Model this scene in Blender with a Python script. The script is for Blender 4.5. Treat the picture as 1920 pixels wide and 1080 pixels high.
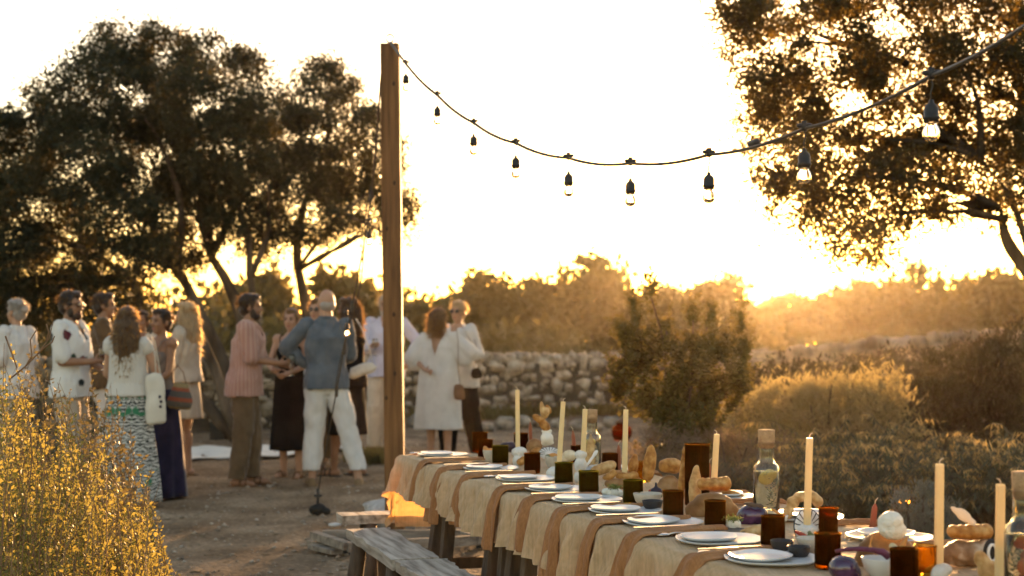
import bpy, math, random
import numpy as np
from mathutils import Vector, Matrix, noise as mnoise
for o in list(bpy.data.objects): bpy.data.objects.remove(o)
SC = bpy.context.scene
COL = SC.collection
R = math.radians
# ------------------------------------------------------------------ camera, sky, sun, exposure
F, CU, HV, EYE = 2667.0, 960.0, 637.0, 1.35          # focal length (px of a 1920 frame), centre, horizon row, eye height
SUN_AZ, SUN_EL = R(11.0), R(3.9)
cam_d = bpy.data.cameras.new('camera'); cam = bpy.data.objects.new('camera', cam_d); COL.objects.link(cam)
cam.location = (0, 0, EYE); cam.rotation_euler = (R(90), 0, 0)
cam_d.sensor_width = 36; cam_d.lens = 36*F/1920; cam_d.shift_y = (HV-540)/1920
cam_d.clip_start = 0.05; cam_d.clip_end = 1500
cam_d.dof.use_dof = True; cam_d.dof.focus_distance = 4.9; cam_d.dof.aperture_fstop = 3.5
SC.camera = cam
w = bpy.data.worlds.new('World'); SC.world = w; w.use_nodes = True
nt = w.node_tree; bg = nt.nodes['Background']
sky = nt.nodes.new('ShaderNodeTexSky'); sky.sky_type = 'NISHITA'; sky.sun_disc = False
sky.sun_elevation = SUN_EL; sky.sun_rotation = SUN_AZ; sky.altitude = 50
sky.air_density = 1.0; sky.dust_density = 1.0; sky.ozone_density = 1.0
nt.links.new(sky.outputs[0], bg.inputs[0]); bg.inputs[1].default_value = 0.15
sun_d = bpy.data.lights.new('sun', 'SUN'); sun = bpy.data.objects.new('sun', sun_d); COL.objects.link(sun)
sun_d.energy = 3.6; sun_d.angle = R(0.6); sun_d.color = (1.0, 0.60, 0.26)
S = Vector((math.sin(SUN_AZ)*math.cos(SUN_EL), math.cos(SUN_AZ)*math.cos(SUN_EL), math.sin(SUN_EL)))
sun.rotation_euler = S.to_track_quat('Z', 'Y').to_euler()
SC.view_settings.view_transform = 'Standard'; SC.view_settings.look = 'None'
SC.view_settings.gamma = 1; SC.view_settings.use_curve_mapping = False
SC.view_settings.exposure = 2.3
SC.view_settings.use_white_balance = True; SC.view_settings.white_balance_temperature = 7400; SC.view_settings.white_balance_tint = 20
SC.render.engine = 'CYCLES'
cy = SC.cycles
cy.max_bounces = 8; cy.diffuse_bounces = 3; cy.glossy_bounces = 3; cy.transmission_bounces = 8; cy.transparent_max_bounces = 8
cy.volume_bounces = 1; cy.sample_clamp_indirect = 8; cy.use_denoising = True; cy.caustics_refractive = True
HAZE_DENSITY = 0.00013

def P(u, v, D):                      # a point at depth D seen at (u, v)
    return Vector(((u-CU)/F*D, D, EYE-(v-HV)/F*D))
def G(u, v, z=0.0):                  # the point of the horizontal plane z seen at (u, v)
    D = F*(EYE-z)/(v-HV)
    return Vector(((u-CU)/F*D, D, z))

# ------------------------------------------------------------------ noise in numpy
def _hash(i, j, k, seed):
    h = (i*374761393 + j*668265263 + k*2147483647 + seed*1274126177) & 0xffffffff
    h = ((h ^ (h >> 13))*1274126177) & 0xffffffff
    return ((h ^ (h >> 16)) & 0xffff)/32767.5 - 1
def vnoise(p, scale=1.0, seed=0):
    p = np.asarray(p, float)*scale
    i = np.floor(p).astype(np.int64); f = p-i; f = f*f*(3-2*f)
    out = 0
    for a in (0, 1):
        for b in (0, 1):
            for c in (0, 1):
                wgt = (f[..., 0] if a else 1-f[..., 0])*(f[..., 1] if b else 1-f[..., 1])*(f[..., 2] if c else 1-f[..., 2])
                out = out + wgt*_hash(i[..., 0]+a, i[..., 1]+b, i[..., 2]+c, seed)
    return out
def fbm(p, scale=1.0, seed=0, n=3):
    return sum(vnoise(p, scale*2**k, seed+k)/2**k for k in range(n))
RNG = np.random.default_rng(7)
rnd = random.Random(11)
def sstep(a, b, x):
    t = np.clip((np.asarray(x, float)-a)/(b-a), 0, 1); return t*t*(3-2*t)

# ------------------------------------------------------------------ mesh building
class MB:
    def __init__(self): self.v = []; self.f = []; self.n = 0
    def add(self, vs, fs):
        o = self.n; vs = [tuple(p) for p in vs]
        self.v += vs; self.n += len(vs); self.f += [tuple(i+o for i in q) for q in fs]; return self
    def box(self, c, size, rot=None, taper=1.0):
        sx, sy, sz = size[0]/2, size[1]/2, size[2]/2
        vs = []
        for z, t in ((-sz, 1), (sz, taper)):
            for x, y in ((-sx, -sy), (sx, -sy), (sx, sy), (-sx, sy)):
                p = Vector((x*t, y*t, z))
                if rot is not None: p = rot @ p
                vs.append(p+Vector(c))
        return self.add(vs, [(3, 2, 1, 0), (4, 5, 6, 7), (0, 1, 5, 4), (1, 2, 6, 5), (2, 3, 7, 6), (3, 0, 4, 7)])
    def beam(self, a, b, wx, wy, up=Vector((0, 0, 1)), wx2=None, wy2=None):
        a, b = Vector(a), Vector(b); d = (b-a).normalized()
        x = d.cross(up); x = x.normalized() if x.length > 1e-4 else Vector((1, 0, 0)); y = x.cross(d)
        vs = []
        for p, k, l in ((a, wx, wy), (b, wx2 or wx, wy2 or wy)):
            for sx, sy in ((-1, -1), (1, -1), (1, 1), (-1, 1)): vs.append(p+x*sx*k/2+y*sy*l/2)
        return self.add(vs, [(3, 2, 1, 0), (4, 5, 6, 7), (0, 1, 5, 4), (1, 2, 6, 5), (2, 3, 7, 6), (3, 0, 4, 7)])
    def tube(self, pts, rad, n=6, cap=True, flat=1.0):
        pts = [Vector(p) for p in pts]; m = len(pts)
        rad = rad if hasattr(rad, '__len__') else [rad]*m
        t0 = (pts[1]-pts[0]).normalized()
        ref = Vector((0, 0, 1)) if abs(t0.z) < .9 else Vector((1, 0, 0))
        x = t0.cross(ref).normalized(); vs = []
        for i, p in enumerate(pts):
            t = (pts[min(i+1, m-1)]-pts[max(i-1, 0)]).normalized()
            x = (x-t*x.dot(t)).normalized(); y = t.cross(x)
            for k in range(n):
                a = 2*math.pi*k/n; vs.append(p+(x*math.cos(a)+y*math.sin(a)*flat)*rad[i])
        fs = [(i*n+k, i*n+(k+1) % n, (i+1)*n+(k+1) % n, (i+1)*n+k) for i in range(m-1) for k in range(n)]
        if cap:
            fs.append(tuple(range(n-1, -1, -1))); fs.append(tuple((m-1)*n+k for k in range(n)))
        return self.add(vs, fs)
    def cap(self, a, b, ra, rb, n=12):           # capsule with two radii
        a, b = Vector(a), Vector(b); d = b-a; L = d.length
        d = d/L if L > 1e-6 else Vector((0, 0, 1))
        pts, rs = [], []
        for k in (0, 1, 2, 3):
            t = R(90-k*30); pts.append(a-d*ra*math.sin(t)); rs.append(max(ra*math.cos(t), ra*.05))
        for k in (3, 2, 1, 0):
            t = R(90-k*30); pts.append(b+d*rb*math.sin(t)); rs.append(max(rb*math.cos(t), rb*.05))
        return self.tube(pts, rs, n)
    def ell(self, c, r, nu=14, nv=9, rot=None):
        c = Vector(c); r = (r, r, r) if not hasattr(r, '__len__') else r
        vs = []; 
        def put(x, y, z):
            p = Vector((x*r[0], y*r[1], z*r[2])); vs.append(c+(rot @ p if rot is not None else p))
        put(0, 0, -1)
        for j in range(1, nv):
            t = -math.pi/2+math.pi*j/nv
            for k in range(nu):
                a = 2*math.pi*k/nu; put(math.cos(t)*math.cos(a), math.cos(t)*math.sin(a), math.sin(t))
        put(0, 0, 1); fs = []; top = len(vs)-1
        for k in range(nu):
            fs.append((0, 1+(k+1) % nu, 1+k)); fs.append((top, top-nu+k, top-nu+(k+1) % nu))
        for j in range(nv-2):
            for k in range(nu):
                a = 1+j*nu+k; b = 1+j*nu+(k+1) % nu; fs.append((a, b, b+nu, a+nu))
        return self.add(vs, fs)
    def loft(self, secs, n=24, fold=None):       # secs: (centre, rx, ry) horizontal ellipses
        vs = []; fs = []
        for i, (c, rx, ry) in enumerate(secs):
            for k in range(n):
                a = 2*math.pi*k/n; q = 1+(fold(i, a) if fold else 0)
                vs.append((c[0]+rx*math.cos(a)*q, c[1]+ry*math.sin(a)*q, c[2]))
        m = len(secs)
        up = 1 if secs[-1][0][2] > secs[0][0][2] else -1
        for i in range(m-1):
            for k in range(n):
                q = (i*n+k, i*n+(k+1) % n, (i+1)*n+(k+1) % n, (i+1)*n+k); fs.append(q if up > 0 else q[::-1])
        b0 = tuple(range(n)); b1 = tuple((m-1)*n+k for k in range(n))
        fs += [b0[::-1] if up > 0 else b0, b1 if up > 0 else b1[::-1]]
        return self.add(vs, fs)
    def lathe(self, prof, n=20, c=(0, 0, 0)):     # prof: (r, z) closed by its ends at r = 0 or open
        vs = []; fs = []; m = len(prof)
        for r, z in prof:
            for k in range(n):
                a = 2*math.pi*k/n; vs.append((c[0]+r*math.cos(a), c[1]+r*math.sin(a), c[2]+z))
        for i in range(m-1):
            for k in range(n): fs.append((i*n+k, i*n+(k+1) % n, (i+1)*n+(k+1) % n, (i+1)*n+k))
        return self.add(vs, fs)
    def mesh(self, name, mat=None, smooth=True):
        me = bpy.data.meshes.new(name); me.from_pydata(self.v, [], self.f); me.update()
        if smooth: me.shade_smooth()
        for m in (mat if isinstance(mat, (list, tuple)) else [mat]):
            if m: me.materials.append(m)
        return me
def np_mesh(name, V, Fq, mat=None, smooth=True):
    V = np.asarray(V, np.float32); Fq = np.asarray(Fq, np.int32); k = Fq.shape[1]
    me = bpy.data.meshes.new(name); me.vertices.add(len(V)); me.vertices.foreach_set('co', V.ravel())
    me.loops.add(Fq.size); me.loops.foreach_set('vertex_index', Fq.ravel())
    me.polygons.add(len(Fq)); me.polygons.foreach_set('loop_start', np.arange(0, Fq.size, k, dtype=np.int32))
    me.polygons.foreach_set('loop_total', np.full(len(Fq), k, np.int32))
    if smooth: me.polygons.foreach_set('use_smooth', np.ones(len(Fq), bool))
    me.update(calc_edges=True)
    if mat: me.materials.append(mat)
    return me
def co(me):
    a = np.empty(len(me.vertices)*3, np.float32); me.vertices.foreach_get('co', a); return a.reshape(-1, 3).astype(float)
def normals(me):
    a = np.empty(len(me.vertices)*3, np.float32); me.vertices.foreach_get('normal', a); return a.reshape(-1, 3).astype(float)
def set_co(me, a):
    me.vertices.foreach_set('co', np.asarray(a, np.float32).ravel()); me.update()
def rough_up(me, amp, scale, seed=0, n=2, stretch=(1, 1, 1)):
    c = co(me); set_co(me, c+normals(me)*(amp*fbm(c*np.array(stretch), scale, seed, n))[:, None]); return me
def modified(me, mods):
    o = bpy.data.objects.new('scratch', me); COL.objects.link(o)
    for typ, kw in mods:
        m = o.modifiers.new(typ, typ)
        for k, v in kw.items(): setattr(m, k, v)
    dg = bpy.context.evaluated_depsgraph_get(); dg.update()
    out = bpy.data.meshes.new_from_object(o.evaluated_get(dg))
    bpy.data.objects.remove(o); return out
def melt(mb, voxel, smooth=4, mat=None, cut=None):    # union of closed shapes into one skin
    src = mb.mesh('scratch'); me = modified(src, [('REMESH', dict(mode='VOXEL', voxel_size=voxel)), ('SMOOTH', dict(iterations=smooth, factor=.5))])
    bpy.data.meshes.remove(src)
    if cut is not None:
        c = co(me); q = np.empty(len(me.polygons)*4, np.int32)
        me.loops.foreach_get('vertex_index', q); q = q.reshape(-1, 4)
        keep = ~cut(c[q].mean(1)); q = q[keep]
        used = np.unique(q); remap = np.zeros(len(c), np.int32); remap[used] = np.arange(len(used))
        m2 = np_mesh('cut', c[used], remap[q]); bpy.data.meshes.remove(me); me = m2
    if len(me.polygons) > 2500:
        m2 = modified(me, [('DECIMATE', dict(ratio=.5))]); bpy.data.meshes.remove(me); me = m2
    me.materials.clear()
    if mat: me.materials.append(mat)
    me.shade_smooth(); return me

# ------------------------------------------------------------------ objects
def obj(name, me, parent=None, loc=(0, 0, 0), rot=(0, 0, 0), scale=(1, 1, 1), kind=None, label=None, cat=None, group=None):
    me.name = name
    o = bpy.data.objects.new(name, me); COL.objects.link(o)
    o.location = loc; o.rotation_euler = rot; o.scale = scale
    if parent is not None: o.parent = parent
    if kind: o['kind'] = kind
    if label: o['label'] = label
    if cat: o['category'] = cat
    if group: o['group'] = group
    return o
def thing(name, label, cat, loc=(0, 0, 0), rz=0.0, group=None, scale=1.0):
    o = bpy.data.objects.new(name, None); COL.objects.link(o); o.empty_display_size = .1
    o.location = loc; o.rotation_euler = (0, 0, rz); o.scale = (scale,)*3 if not hasattr(scale, '__len__') else scale
    o['label'] = label; o['category'] = cat
    if group: o['group'] = group
    return o
def dup(root, loc=None, rz=None, label=None, group=None, scale=None):
    r = root.copy(); COL.objects.link(r)
    if loc is not None: r.location = loc
    if rz is not None: r.rotation_euler = (0, 0, rz)
    if scale is not None: r.scale = (scale,)*3 if not hasattr(scale, '__len__') else scale
    if label: r['label'] = label
    if group: r['group'] = group
    for ch in list(root.children):
        c = ch.copy(); COL.objects.link(c); c.parent = r
        for g in ch.children:
            d = g.copy(); COL.objects.link(d); d.parent = c
    return r

# ------------------------------------------------------------------ materials
def nodes_of(name):
    m = bpy.data.materials.new(name); m.use_nodes = True; return m, m.node_tree, m.node_tree.nodes, m.node_tree.links
def ramp(N, stops, interp='LINEAR'):
    r = N.new('ShaderNodeValToRGB'); r.color_ramp.interpolation = interp; e = r.color_ramp.elements
    while len(e) < len(stops): e.new(.5)
    for el, (p, c) in zip(e, stops): el.position = p; el.color = (*c, 1)
    return r
def mat(name, stops, rough=.7, scale=8.0, stretch=(1, 1, 1), bump=0.0, bscale=None, spec=.3, sheen=0.0, detail=4.0, rand=0.0,
        trans=0.0, tcol=None, coords='Object', coat=0.0, metal=0.0, sss=0.0, dist=.02, turn=0.0):
    """Noise between the colours of STOPS; optional bump, sheen, a translucent share and a per-object value shift."""
    m, t, N, L = nodes_of(name); b = N['Principled BSDF']; out = N['Material Output']
    tc = N.new('ShaderNodeTexCoord'); mp = N.new('ShaderNodeMapping'); mp.inputs['Scale'].default_value = stretch; mp.vector_type = 'TEXTURE' if turn else 'POINT'
    if turn: mp.inputs['Rotation'].default_value = (0, 0, turn); mp.inputs['Scale'].default_value = tuple(1/k for k in stretch)
    L.new(tc.outputs[coords], mp.inputs[0])
    nz = N.new('ShaderNodeTexNoise'); nz.inputs['Scale'].default_value = scale; nz.inputs['Detail'].default_value = detail
    L.new(mp.outputs[0], nz.inputs['Vector'])
    if len(stops) == 1: stops = [stops[0], stops[0]]
    if not isinstance(stops[0][1], (tuple, list)): stops = [(.3+.4*i/(len(stops)-1), c) for i, c in enumerate(stops)]
    r = ramp(N, stops); L.new(nz.outputs[0], r.inputs[0]); c = r.outputs[0]
    if rand:
        oi = N.new('ShaderNodeObjectInfo'); hs = N.new('ShaderNodeHueSaturation'); mr = N.new('ShaderNodeMapRange')
        mr.inputs[3].default_value = 1-rand; mr.inputs[4].default_value = 1+rand
        L.new(oi.outputs['Random'], mr.inputs[0]); L.new(mr.outputs[0], hs.inputs['Value']); L.new(c, hs.inputs['Color']); c = hs.outputs[0]
    L.new(c, b.inputs['Base Color']); b.inputs['Roughness'].default_value = rough
    b.inputs['Specular IOR Level'].default_value = spec; b.inputs['Metallic'].default_value = metal
    if sheen: b.inputs['Sheen Weight'].default_value = sheen; b.inputs['Sheen Roughness'].default_value = .4
    if coat: b.inputs['Coat Weight'].default_value = coat; b.inputs['Coat Roughness'].default_value = .1
    if sss: b.inputs['Subsurface Weight'].default_value = sss; b.inputs['Subsurface Radius'].default_value = (.01, .006, .003); b.inputs['Subsurface Scale'].default_value = 1
    if bump:
        n2 = N.new('ShaderNodeTexNoise'); n2.inputs['Scale'].default_value = bscale or scale*3; n2.inputs['Detail'].default_value = 5
        L.new(mp.outputs[0], n2.inputs['Vector']); bp = N.new('ShaderNodeBump'); bp.inputs['Strength'].default_value = bump
        bp.inputs['Distance'].default_value = dist
        L.new(n2.outputs[0], bp.inputs['Height']); L.new(bp.outputs[0], b.inputs['Normal'])
    if trans:
        tr = N.new('ShaderNodeBsdfTranslucent')
        if tcol: tr.inputs[0].default_value = (*tcol, 1)
        else: L.new(c, tr.inputs[0])
        mx = N.new('ShaderNodeMixShader'); mx.inputs[0].default_value = trans
        L.new(b.outputs[0], mx.inputs[1]); L.new(tr.outputs[0], mx.inputs[2]); L.new(mx.outputs[0], out.inputs[0])
    return m
def glassm(name, col, rough=.03, ior=1.5):
    m, t, N, L = nodes_of(name); N.remove(N['Principled BSDF']); g = N.new('ShaderNodeBsdfGlass')
    nz = N.new('ShaderNodeTexNoise'); nz.inputs['Scale'].default_value = 25; tc = N.new('ShaderNodeTexCoord'); L.new(tc.outputs['Object'], nz.inputs['Vector'])
    bp = N.new('ShaderNodeBump'); bp.inputs['Strength'].default_value = .5 if col[2] < .5 else .15; bp.inputs['Distance'].default_value = .004
    L.new(nz.outputs[0], bp.inputs['Height']); L.new(bp.outputs[0], g.inputs['Normal'])
    g.inputs[0].default_value = (*col, 1); g.inputs['Roughness'].default_value = rough; g.inputs['IOR'].default_value = ior
    L.new(g.outputs[0], N['Material Output'].inputs[0]); return m
def pattern(m, fn):                       # replace the base colour: fn(nodes, links, object coords) -> socket
    N, L = m.node_tree.nodes, m.node_tree.links; tc = N.new('ShaderNodeTexCoord')
    s = fn(N, L, tc.outputs['Object'])
    L.new(s, N['Principled BSDF'].inputs['Base Color'])
    for n in N:
        if n.type == 'BSDF_TRANSLUCENT': L.new(s, n.inputs[0])
    return m
# ================================================================== ground
def gz(x, y):
    x = np.asarray(x, float); y = np.asarray(y, float)
    p = np.stack([x, y, np.zeros_like(x)], -1)
    rise = .45*sstep(2.2, 9, x)*sstep(11, 20, y)
    near = 1-sstep(28, 45, np.hypot(x, y))
    return rise+near*(.022*fbm(p, .55, 3, 2)+.012*fbm(p, 2.6, 5, 3))-.01
def gpt(x, y, dz=0.0): return Vector((x, y, float(gz(x, y))+dz))
def axis(lo, hi, step, far_lo, far_hi):
    mid = np.arange(lo, hi, step); a = lo-np.geomspace(.3, lo-far_lo, 18)[::-1]; b = hi+np.geomspace(.3, far_hi-hi, 18)
    return np.concatenate([a, mid, b])
gx = axis(-8, 9, .075, -150, 150); gy = axis(3.5, 26, .095, -40, 200)
X, Y = np.meshgrid(gx, gy); V = np.stack([X, Y, gz(X, Y)], -1).reshape(-1, 3)
nx_, ny_ = len(gx), len(gy); I = np.arange(nx_*ny_).reshape(ny_, nx_)
Q = np.stack([I[:-1, :-1], I[:-1, 1:], I[1:, 1:], I[1:, :-1]], -1).reshape(-1, 4)
def ground_mat():
    m = mat('dirt', [(.25, (.115, .076, .046)), (.45, (.225, .155, .097)), (.62, (.32, .232, .152)), (.8, (.43, .335, .23))], rough=.95, scale=1.6, bump=.9, bscale=22, spec=.1, detail=9, dist=.03)
    N, L = m.node_tree.nodes, m.node_tree.links; b = N['Principled BSDF']; base = b.inputs['Base Color'].links[0].from_socket
    tc = [n for n in N if n.type == 'TEX_COORD'][0]
    vo = N.new('ShaderNodeTexVoronoi'); vo.inputs['Scale'].default_value = 26; L.new(tc.outputs['Object'], vo.inputs['Vector'])
    vr = ramp(N, [(0, (1.5, 1.4, 1.25)), (.25, (1.0, .98, .95)), (.6, (.62, .6, .58))]); L.new(vo.outputs['Distance'], vr.inputs[0])
    mx = N.new('ShaderNodeMix'); mx.data_type = 'RGBA'; mx.blend_type = 'MULTIPLY'; mx.inputs[0].default_value = .75
    L.new(base, mx.inputs[6]); L.new(vr.outputs[0], mx.inputs[7]); L.new(mx.outputs[2], b.inputs['Base Color'])
    return m
obj('ground', np_mesh('ground', V, Q, ground_mat()), kind='structure')

# pebbles, dry litter
def scatter(n, x0, x1, y0, y1, s0, s1, flat, seed):
    g = np.random.default_rng(seed)
    base = np.array([(1, 0, 0), (.2, 1, .1), (-1, .1, 0), (0, -1, 0), (.1, .1, .8), (0, 0, -.5)])
    tri = np.array([(0, 1, 4), (1, 2, 4), (2, 3, 4), (3, 0, 4), (1, 0, 5), (2, 1, 5), (3, 2, 5), (0, 3, 5)])
    t = g.random(n); y = y0+(y1-y0)*t**1.5; x = x0+(x1-x0)*g.random(n)*1.0
    s = s0+(s1-s0)*g.random(n)**3; a = g.random(n)*6.28; asp = .5+.5*g.random(n)
    vx = base[None, :, :]*np.stack([s, s*asp, s*flat*(.6+.6*g.random(n))], -1)[:, None, :]*(.75+.5*g.random((n, 6, 1)))
    c, q = np.cos(a)[:, None], np.sin(a)[:, None]
    V = np.stack([vx[..., 0]*c-vx[..., 1]*q+x[:, None], vx[..., 0]*q+vx[..., 1]*c+y[:, None], vx[..., 2]+gz(x, y)[:, None]+s[:, None]*flat*.2], -1)
    return V.reshape(-1, 3), (tri[None]+6*np.arange(n)[:, None, None]).reshape(-1, 3)
peb = mat('pebble', [(.12, .09, .065), (.3, .24, .18), (.5, .44, .37)], scale=9, rough=.95, spec=.1)
V1, F1 = scatter(5500, -4.2, 1.5, 6, 22, .006, .035, .7, 1); V2, F2 = scatter(5500, 1.0, 6.5, 6, 16, .008, .04, .7, 2)
obj('gravel', np_mesh('gravel', np.vstack([V1, V2]), np.vstack([F1, F2+len(V1)]), peb, smooth=False), kind='stuff')
V1, F1 = scatter(5000, -4.5, 5, 6, 24, .01, .045, .12, 3)
obj('dry_leaf_litter', np_mesh('litter', V1, F1, mat('litter', [(.10, .065, .035), (.24, .17, .09)], scale=3, rough=.9, trans=.2), smooth=False), kind='stuff')

# ================================================================== stone wall
stone_m = mat('limestone', [(.15, .12, .09), (.33, .275, .21), (.47, .405, .325)], scale=2.6, rough=.92, bump=.6, bscale=9, spec=.15, rand=.28, detail=7)
def stone_mesh(seed, k=.40, n=2):
    V = []; Fq = []
    g = np.linspace(-1, 1, n+1); idx = {}
    def vid(p):
        key = tuple(np.round(p, 4))
        if key not in idx: idx[key] = len(V); V.append(p)
        return idx[key]
    for ax in range(3):
        for s in (-1, 1):
            for i in range(n):
                for j in range(n):
                    q = []
                    for a, b in ((i, j), (i+1, j), (i+1, j+1), (i, j+1)):
                        p = [0, 0, 0]; p[ax] = s; p[(ax+1) % 3] = g[a]; p[(ax+2) % 3] = g[b]; q.append(vid(p))
                    Fq.append(q if s > 0 else q[::-1])
    V = np.array(V, float); L = np.linalg.norm(V, axis=1, keepdims=True)
    V = V*(1-.30*(L-1)/.732); V += k*np.stack([vnoise(V+seed*9.1, 1.1, seed*3+i) for i in range(3)], -1)
    V /= np.abs(V).max(0)
    return np_mesh('stone', V*.5, Fq, stone_m)
STONES = [stone_mesh(i) for i in range(14)]
WALLP = [(-9.5, 19.6), (-5.2, 20.9), (-2.4, 23.2), (0.2, 25.6), (2.2, 26.2), (4.4, 23.6), (7.2, 21.6), (10.5, 20.4)]
def wall_at(s):
    for (x0, y0), (x1, y1) in zip(WALLP, WALLP[1:]):
        L = math.hypot(x1-x0, y1-y0)
        if s <= L: return x0+(x1-x0)*s/L, y0+(y1-y0)*s/L, math.atan2(y1-y0, x1-x0)
        s -= L
    return WALLP[-1][0], WALLP[-1][1], 0
WLEN = sum(math.dist(a, b) for a, b in zip(WALLP, WALLP[1:]))
wall = thing('dry_stone_wall', 'long dry stone wall of rough pale rocks behind the guests', 'wall')
core = MB()
for k in range(40):
    s0, s1 = WLEN*k/40, WLEN*(k+1)/40; x0, y0, a = wall_at(s0+.001); x1, y1, _ = wall_at(s1)
    c, d = math.cos(a), math.sin(a); hw = .2
    z0, z1 = float(gz(x0, y0))-.2, float(gz((x0+x1)/2, (y0+y1)/2))+.93
    p = [Vector((x0+d*hw, y0-c*hw, z0)), Vector((x1+d*hw, y1-c*hw, z0)), Vector((x1-d*hw, y1+c*hw, z0)), Vector((x0-d*hw, y0+c*hw, z0))]
    core.add(p+[Vector((q.x, q.y, z1)) for q in p], [(3, 2, 1, 0), (4, 5, 6, 7), (0, 1, 5, 4), (1, 2, 6, 5), (2, 3, 7, 6), (3, 0, 4, 7)])
obj('rubble_core', core.mesh('core', mat('rubble', [(.05, .039, .028), (.10, .08, .06)], scale=6, rough=1), smooth=False), wall, kind='stuff')
rest_V = []; rest_F = []; cnt = 0; rest_n = 0
def put_stone(s, z, L, h, d, off, tilt=0.0):
    global cnt, rest_n
    x, y, a = wall_at(s); n = Vector((math.sin(a), -math.cos(a), 0)); me = rnd.choice(STONES)
    loc = Vector((x, y, float(gz(x, y))+z))+n*off
    u = CU+F*loc.x/loc.y
    rot = (rnd.uniform(-.12, .12), tilt+rnd.uniform(-.12, .12), a+rnd.uniform(-.15, .15)+rnd.choice((0, math.pi)))
    if cnt < 300 and 320 < u < 1230:
        o = obj('stone', me, wall, loc, rot, (L, d, h)); cnt += 1
    else:
        M = Matrix.LocRotScale(loc, Matrix.Rotation(rot[2], 3, 'Z') @ Matrix.Rotation(rot[1], 3, 'Y'), Vector((L, d, h)))
        c4 = np.c_[co(me), np.ones(len(me.vertices))] @ np.array(M).T
        f = np.empty(len(me.polygons)*4, np.int32); me.loops.foreach_get('vertex_index', f)
        rest_V.append(c4[:, :3]); rest_F.append(f.reshape(-1, 4)+rest_n); rest_n += len(c4)
for row in range(5):
    z = .02+row*.19; s = rnd.uniform(0, .2)
    while s < WLEN:
        L = rnd.choice((.17, .24, .3, .36, .44))*rnd.uniform(.85, 1.15); h = rnd.choice((.17, .21, .25, .30))*rnd.uniform(.92, 1.1)
        put_stone(s+L/2, z+.11+rnd.uniform(-.055, .055), L*1.12, h, .3, .14+rnd.uniform(-.035, .04)); s += L
s = 0
while s < WLEN:
    L = rnd.uniform(.12, .26); h = rnd.uniform(.24, .36)
    put_stone(s+L/2, 1.0+rnd.uniform(-.02, .03), L*1.12, h, .46, .02, rnd.uniform(-.2, .2)); s += L
s = 0
while s < WLEN:                                      # small wedges between the courses
    L = rnd.uniform(.07, .14); put_stone(s, rnd.uniform(.1, .9), L, L*.8, .2, .17); s += rnd.uniform(.15, .4)
obj('stone_remainder', np_mesh('stones', np.vstack(rest_V), np.vstack(rest_F), stone_m), wall, kind='stuff')
# edging stones in front of the wall
us = list(range(742, 1120, 34))+[620, 655, 690, 1145]
for i, u in enumerate(us):
    D = 21.6+.6*math.sin(i); x = (u-CU)/F*D; k = rnd.uniform(.2, .34)
    obj('edging_stone', rnd.choice(STONES), None, gpt(x, D, k*.3), (0, 0, rnd.uniform(0, 6)), (k*1.15, k, k*.85), cat='stone',
        label='pale rounded rock in the low row edging the dirt in front of the stone wall', group='rocks edging the dirt in front of the wall')
bm_ = stone_mesh(77, .3, 5); rough_up(bm_, .02, 4, 3); bm_.materials.clear(); bm_.materials.append(mat('grey_rock', [(.2, .19, .175), (.38, .37, .35), (.5, .49, .47)], scale=5, rough=.95, bump=.7, bscale=18))
obj('boulder', bm_, None, gpt(-.86, 9.95, .1), (0, 0, .5), (.42, .36, .3), cat='rock', label='big pale grey boulder lying on the dirt beside the foot of the timber post')

# ================================================================== foliage
def leaf_mat(name, a, b, trans=.45, tcol=None, rough=.55, spec=.25, scale=2.0):
    return mat(name, [(.3, a), (.7, b)], rough=rough, scale=scale, spec=spec, trans=trans, tcol=tcol, detail=6)
def leaves(C, d, n, L, W):
    d = d/np.linalg.norm(d, axis=1, keepdims=True); s = np.cross(d, n); s /= np.linalg.norm(s, axis=1, keepdims=True)+1e-9
    nn = np.cross(s, d); L = L[:, None]; W = W[:, None]
    V = np.stack([C, C+d*L*.45+s*W*.5+nn*W*.12, C+d*L, C+d*L*.45-s*W*.5+nn*W*.12], 1)
    return V.reshape(-1, 3), np.arange(len(C)*4).reshape(-1, 4)
def rdir(g, n): 
    v = g.normal(size=(n, 3)); return v/np.linalg.norm(v, axis=1, keepdims=True)
def crown(clusters, nsub, nleaf, L, W, seed, sub_r=.3, shell=.55, up=.3):
    """Leaves in sub-clumps spread through ellipsoids (centre, radii); gaps stay between the sub-clumps."""
    g = np.random.default_rng(seed); Cs = []
    for c, r in clusters:
        k = max(3, int(nsub*(r[0]*r[1]*r[2])**(2/3)))
        d = rdir(g, k)*(shell+(1-shell)*g.random((k, 1)))**.8
        sc = np.array(c)+d*np.array(r)
        m = g.integers(int(nleaf*.5), int(nleaf*1.4), k)
        rr = sub_r*(.6+.8*g.random(k))
        idx = np.repeat(np.arange(k), m)
        Cs.append(sc[idx]+g.normal(size=(len(idx), 3))*rr[idx][:, None]*np.array([.55, .55, .42]))
    C = np.vstack(Cs); n = len(C)
    d = rdir(g, n); d[:, 2] += up; nrm = rdir(g, n)
    return leaves(C, d, nrm, L*(.6+.8*g.random(n)), W*(.6+.8*g.random(n)))
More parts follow.
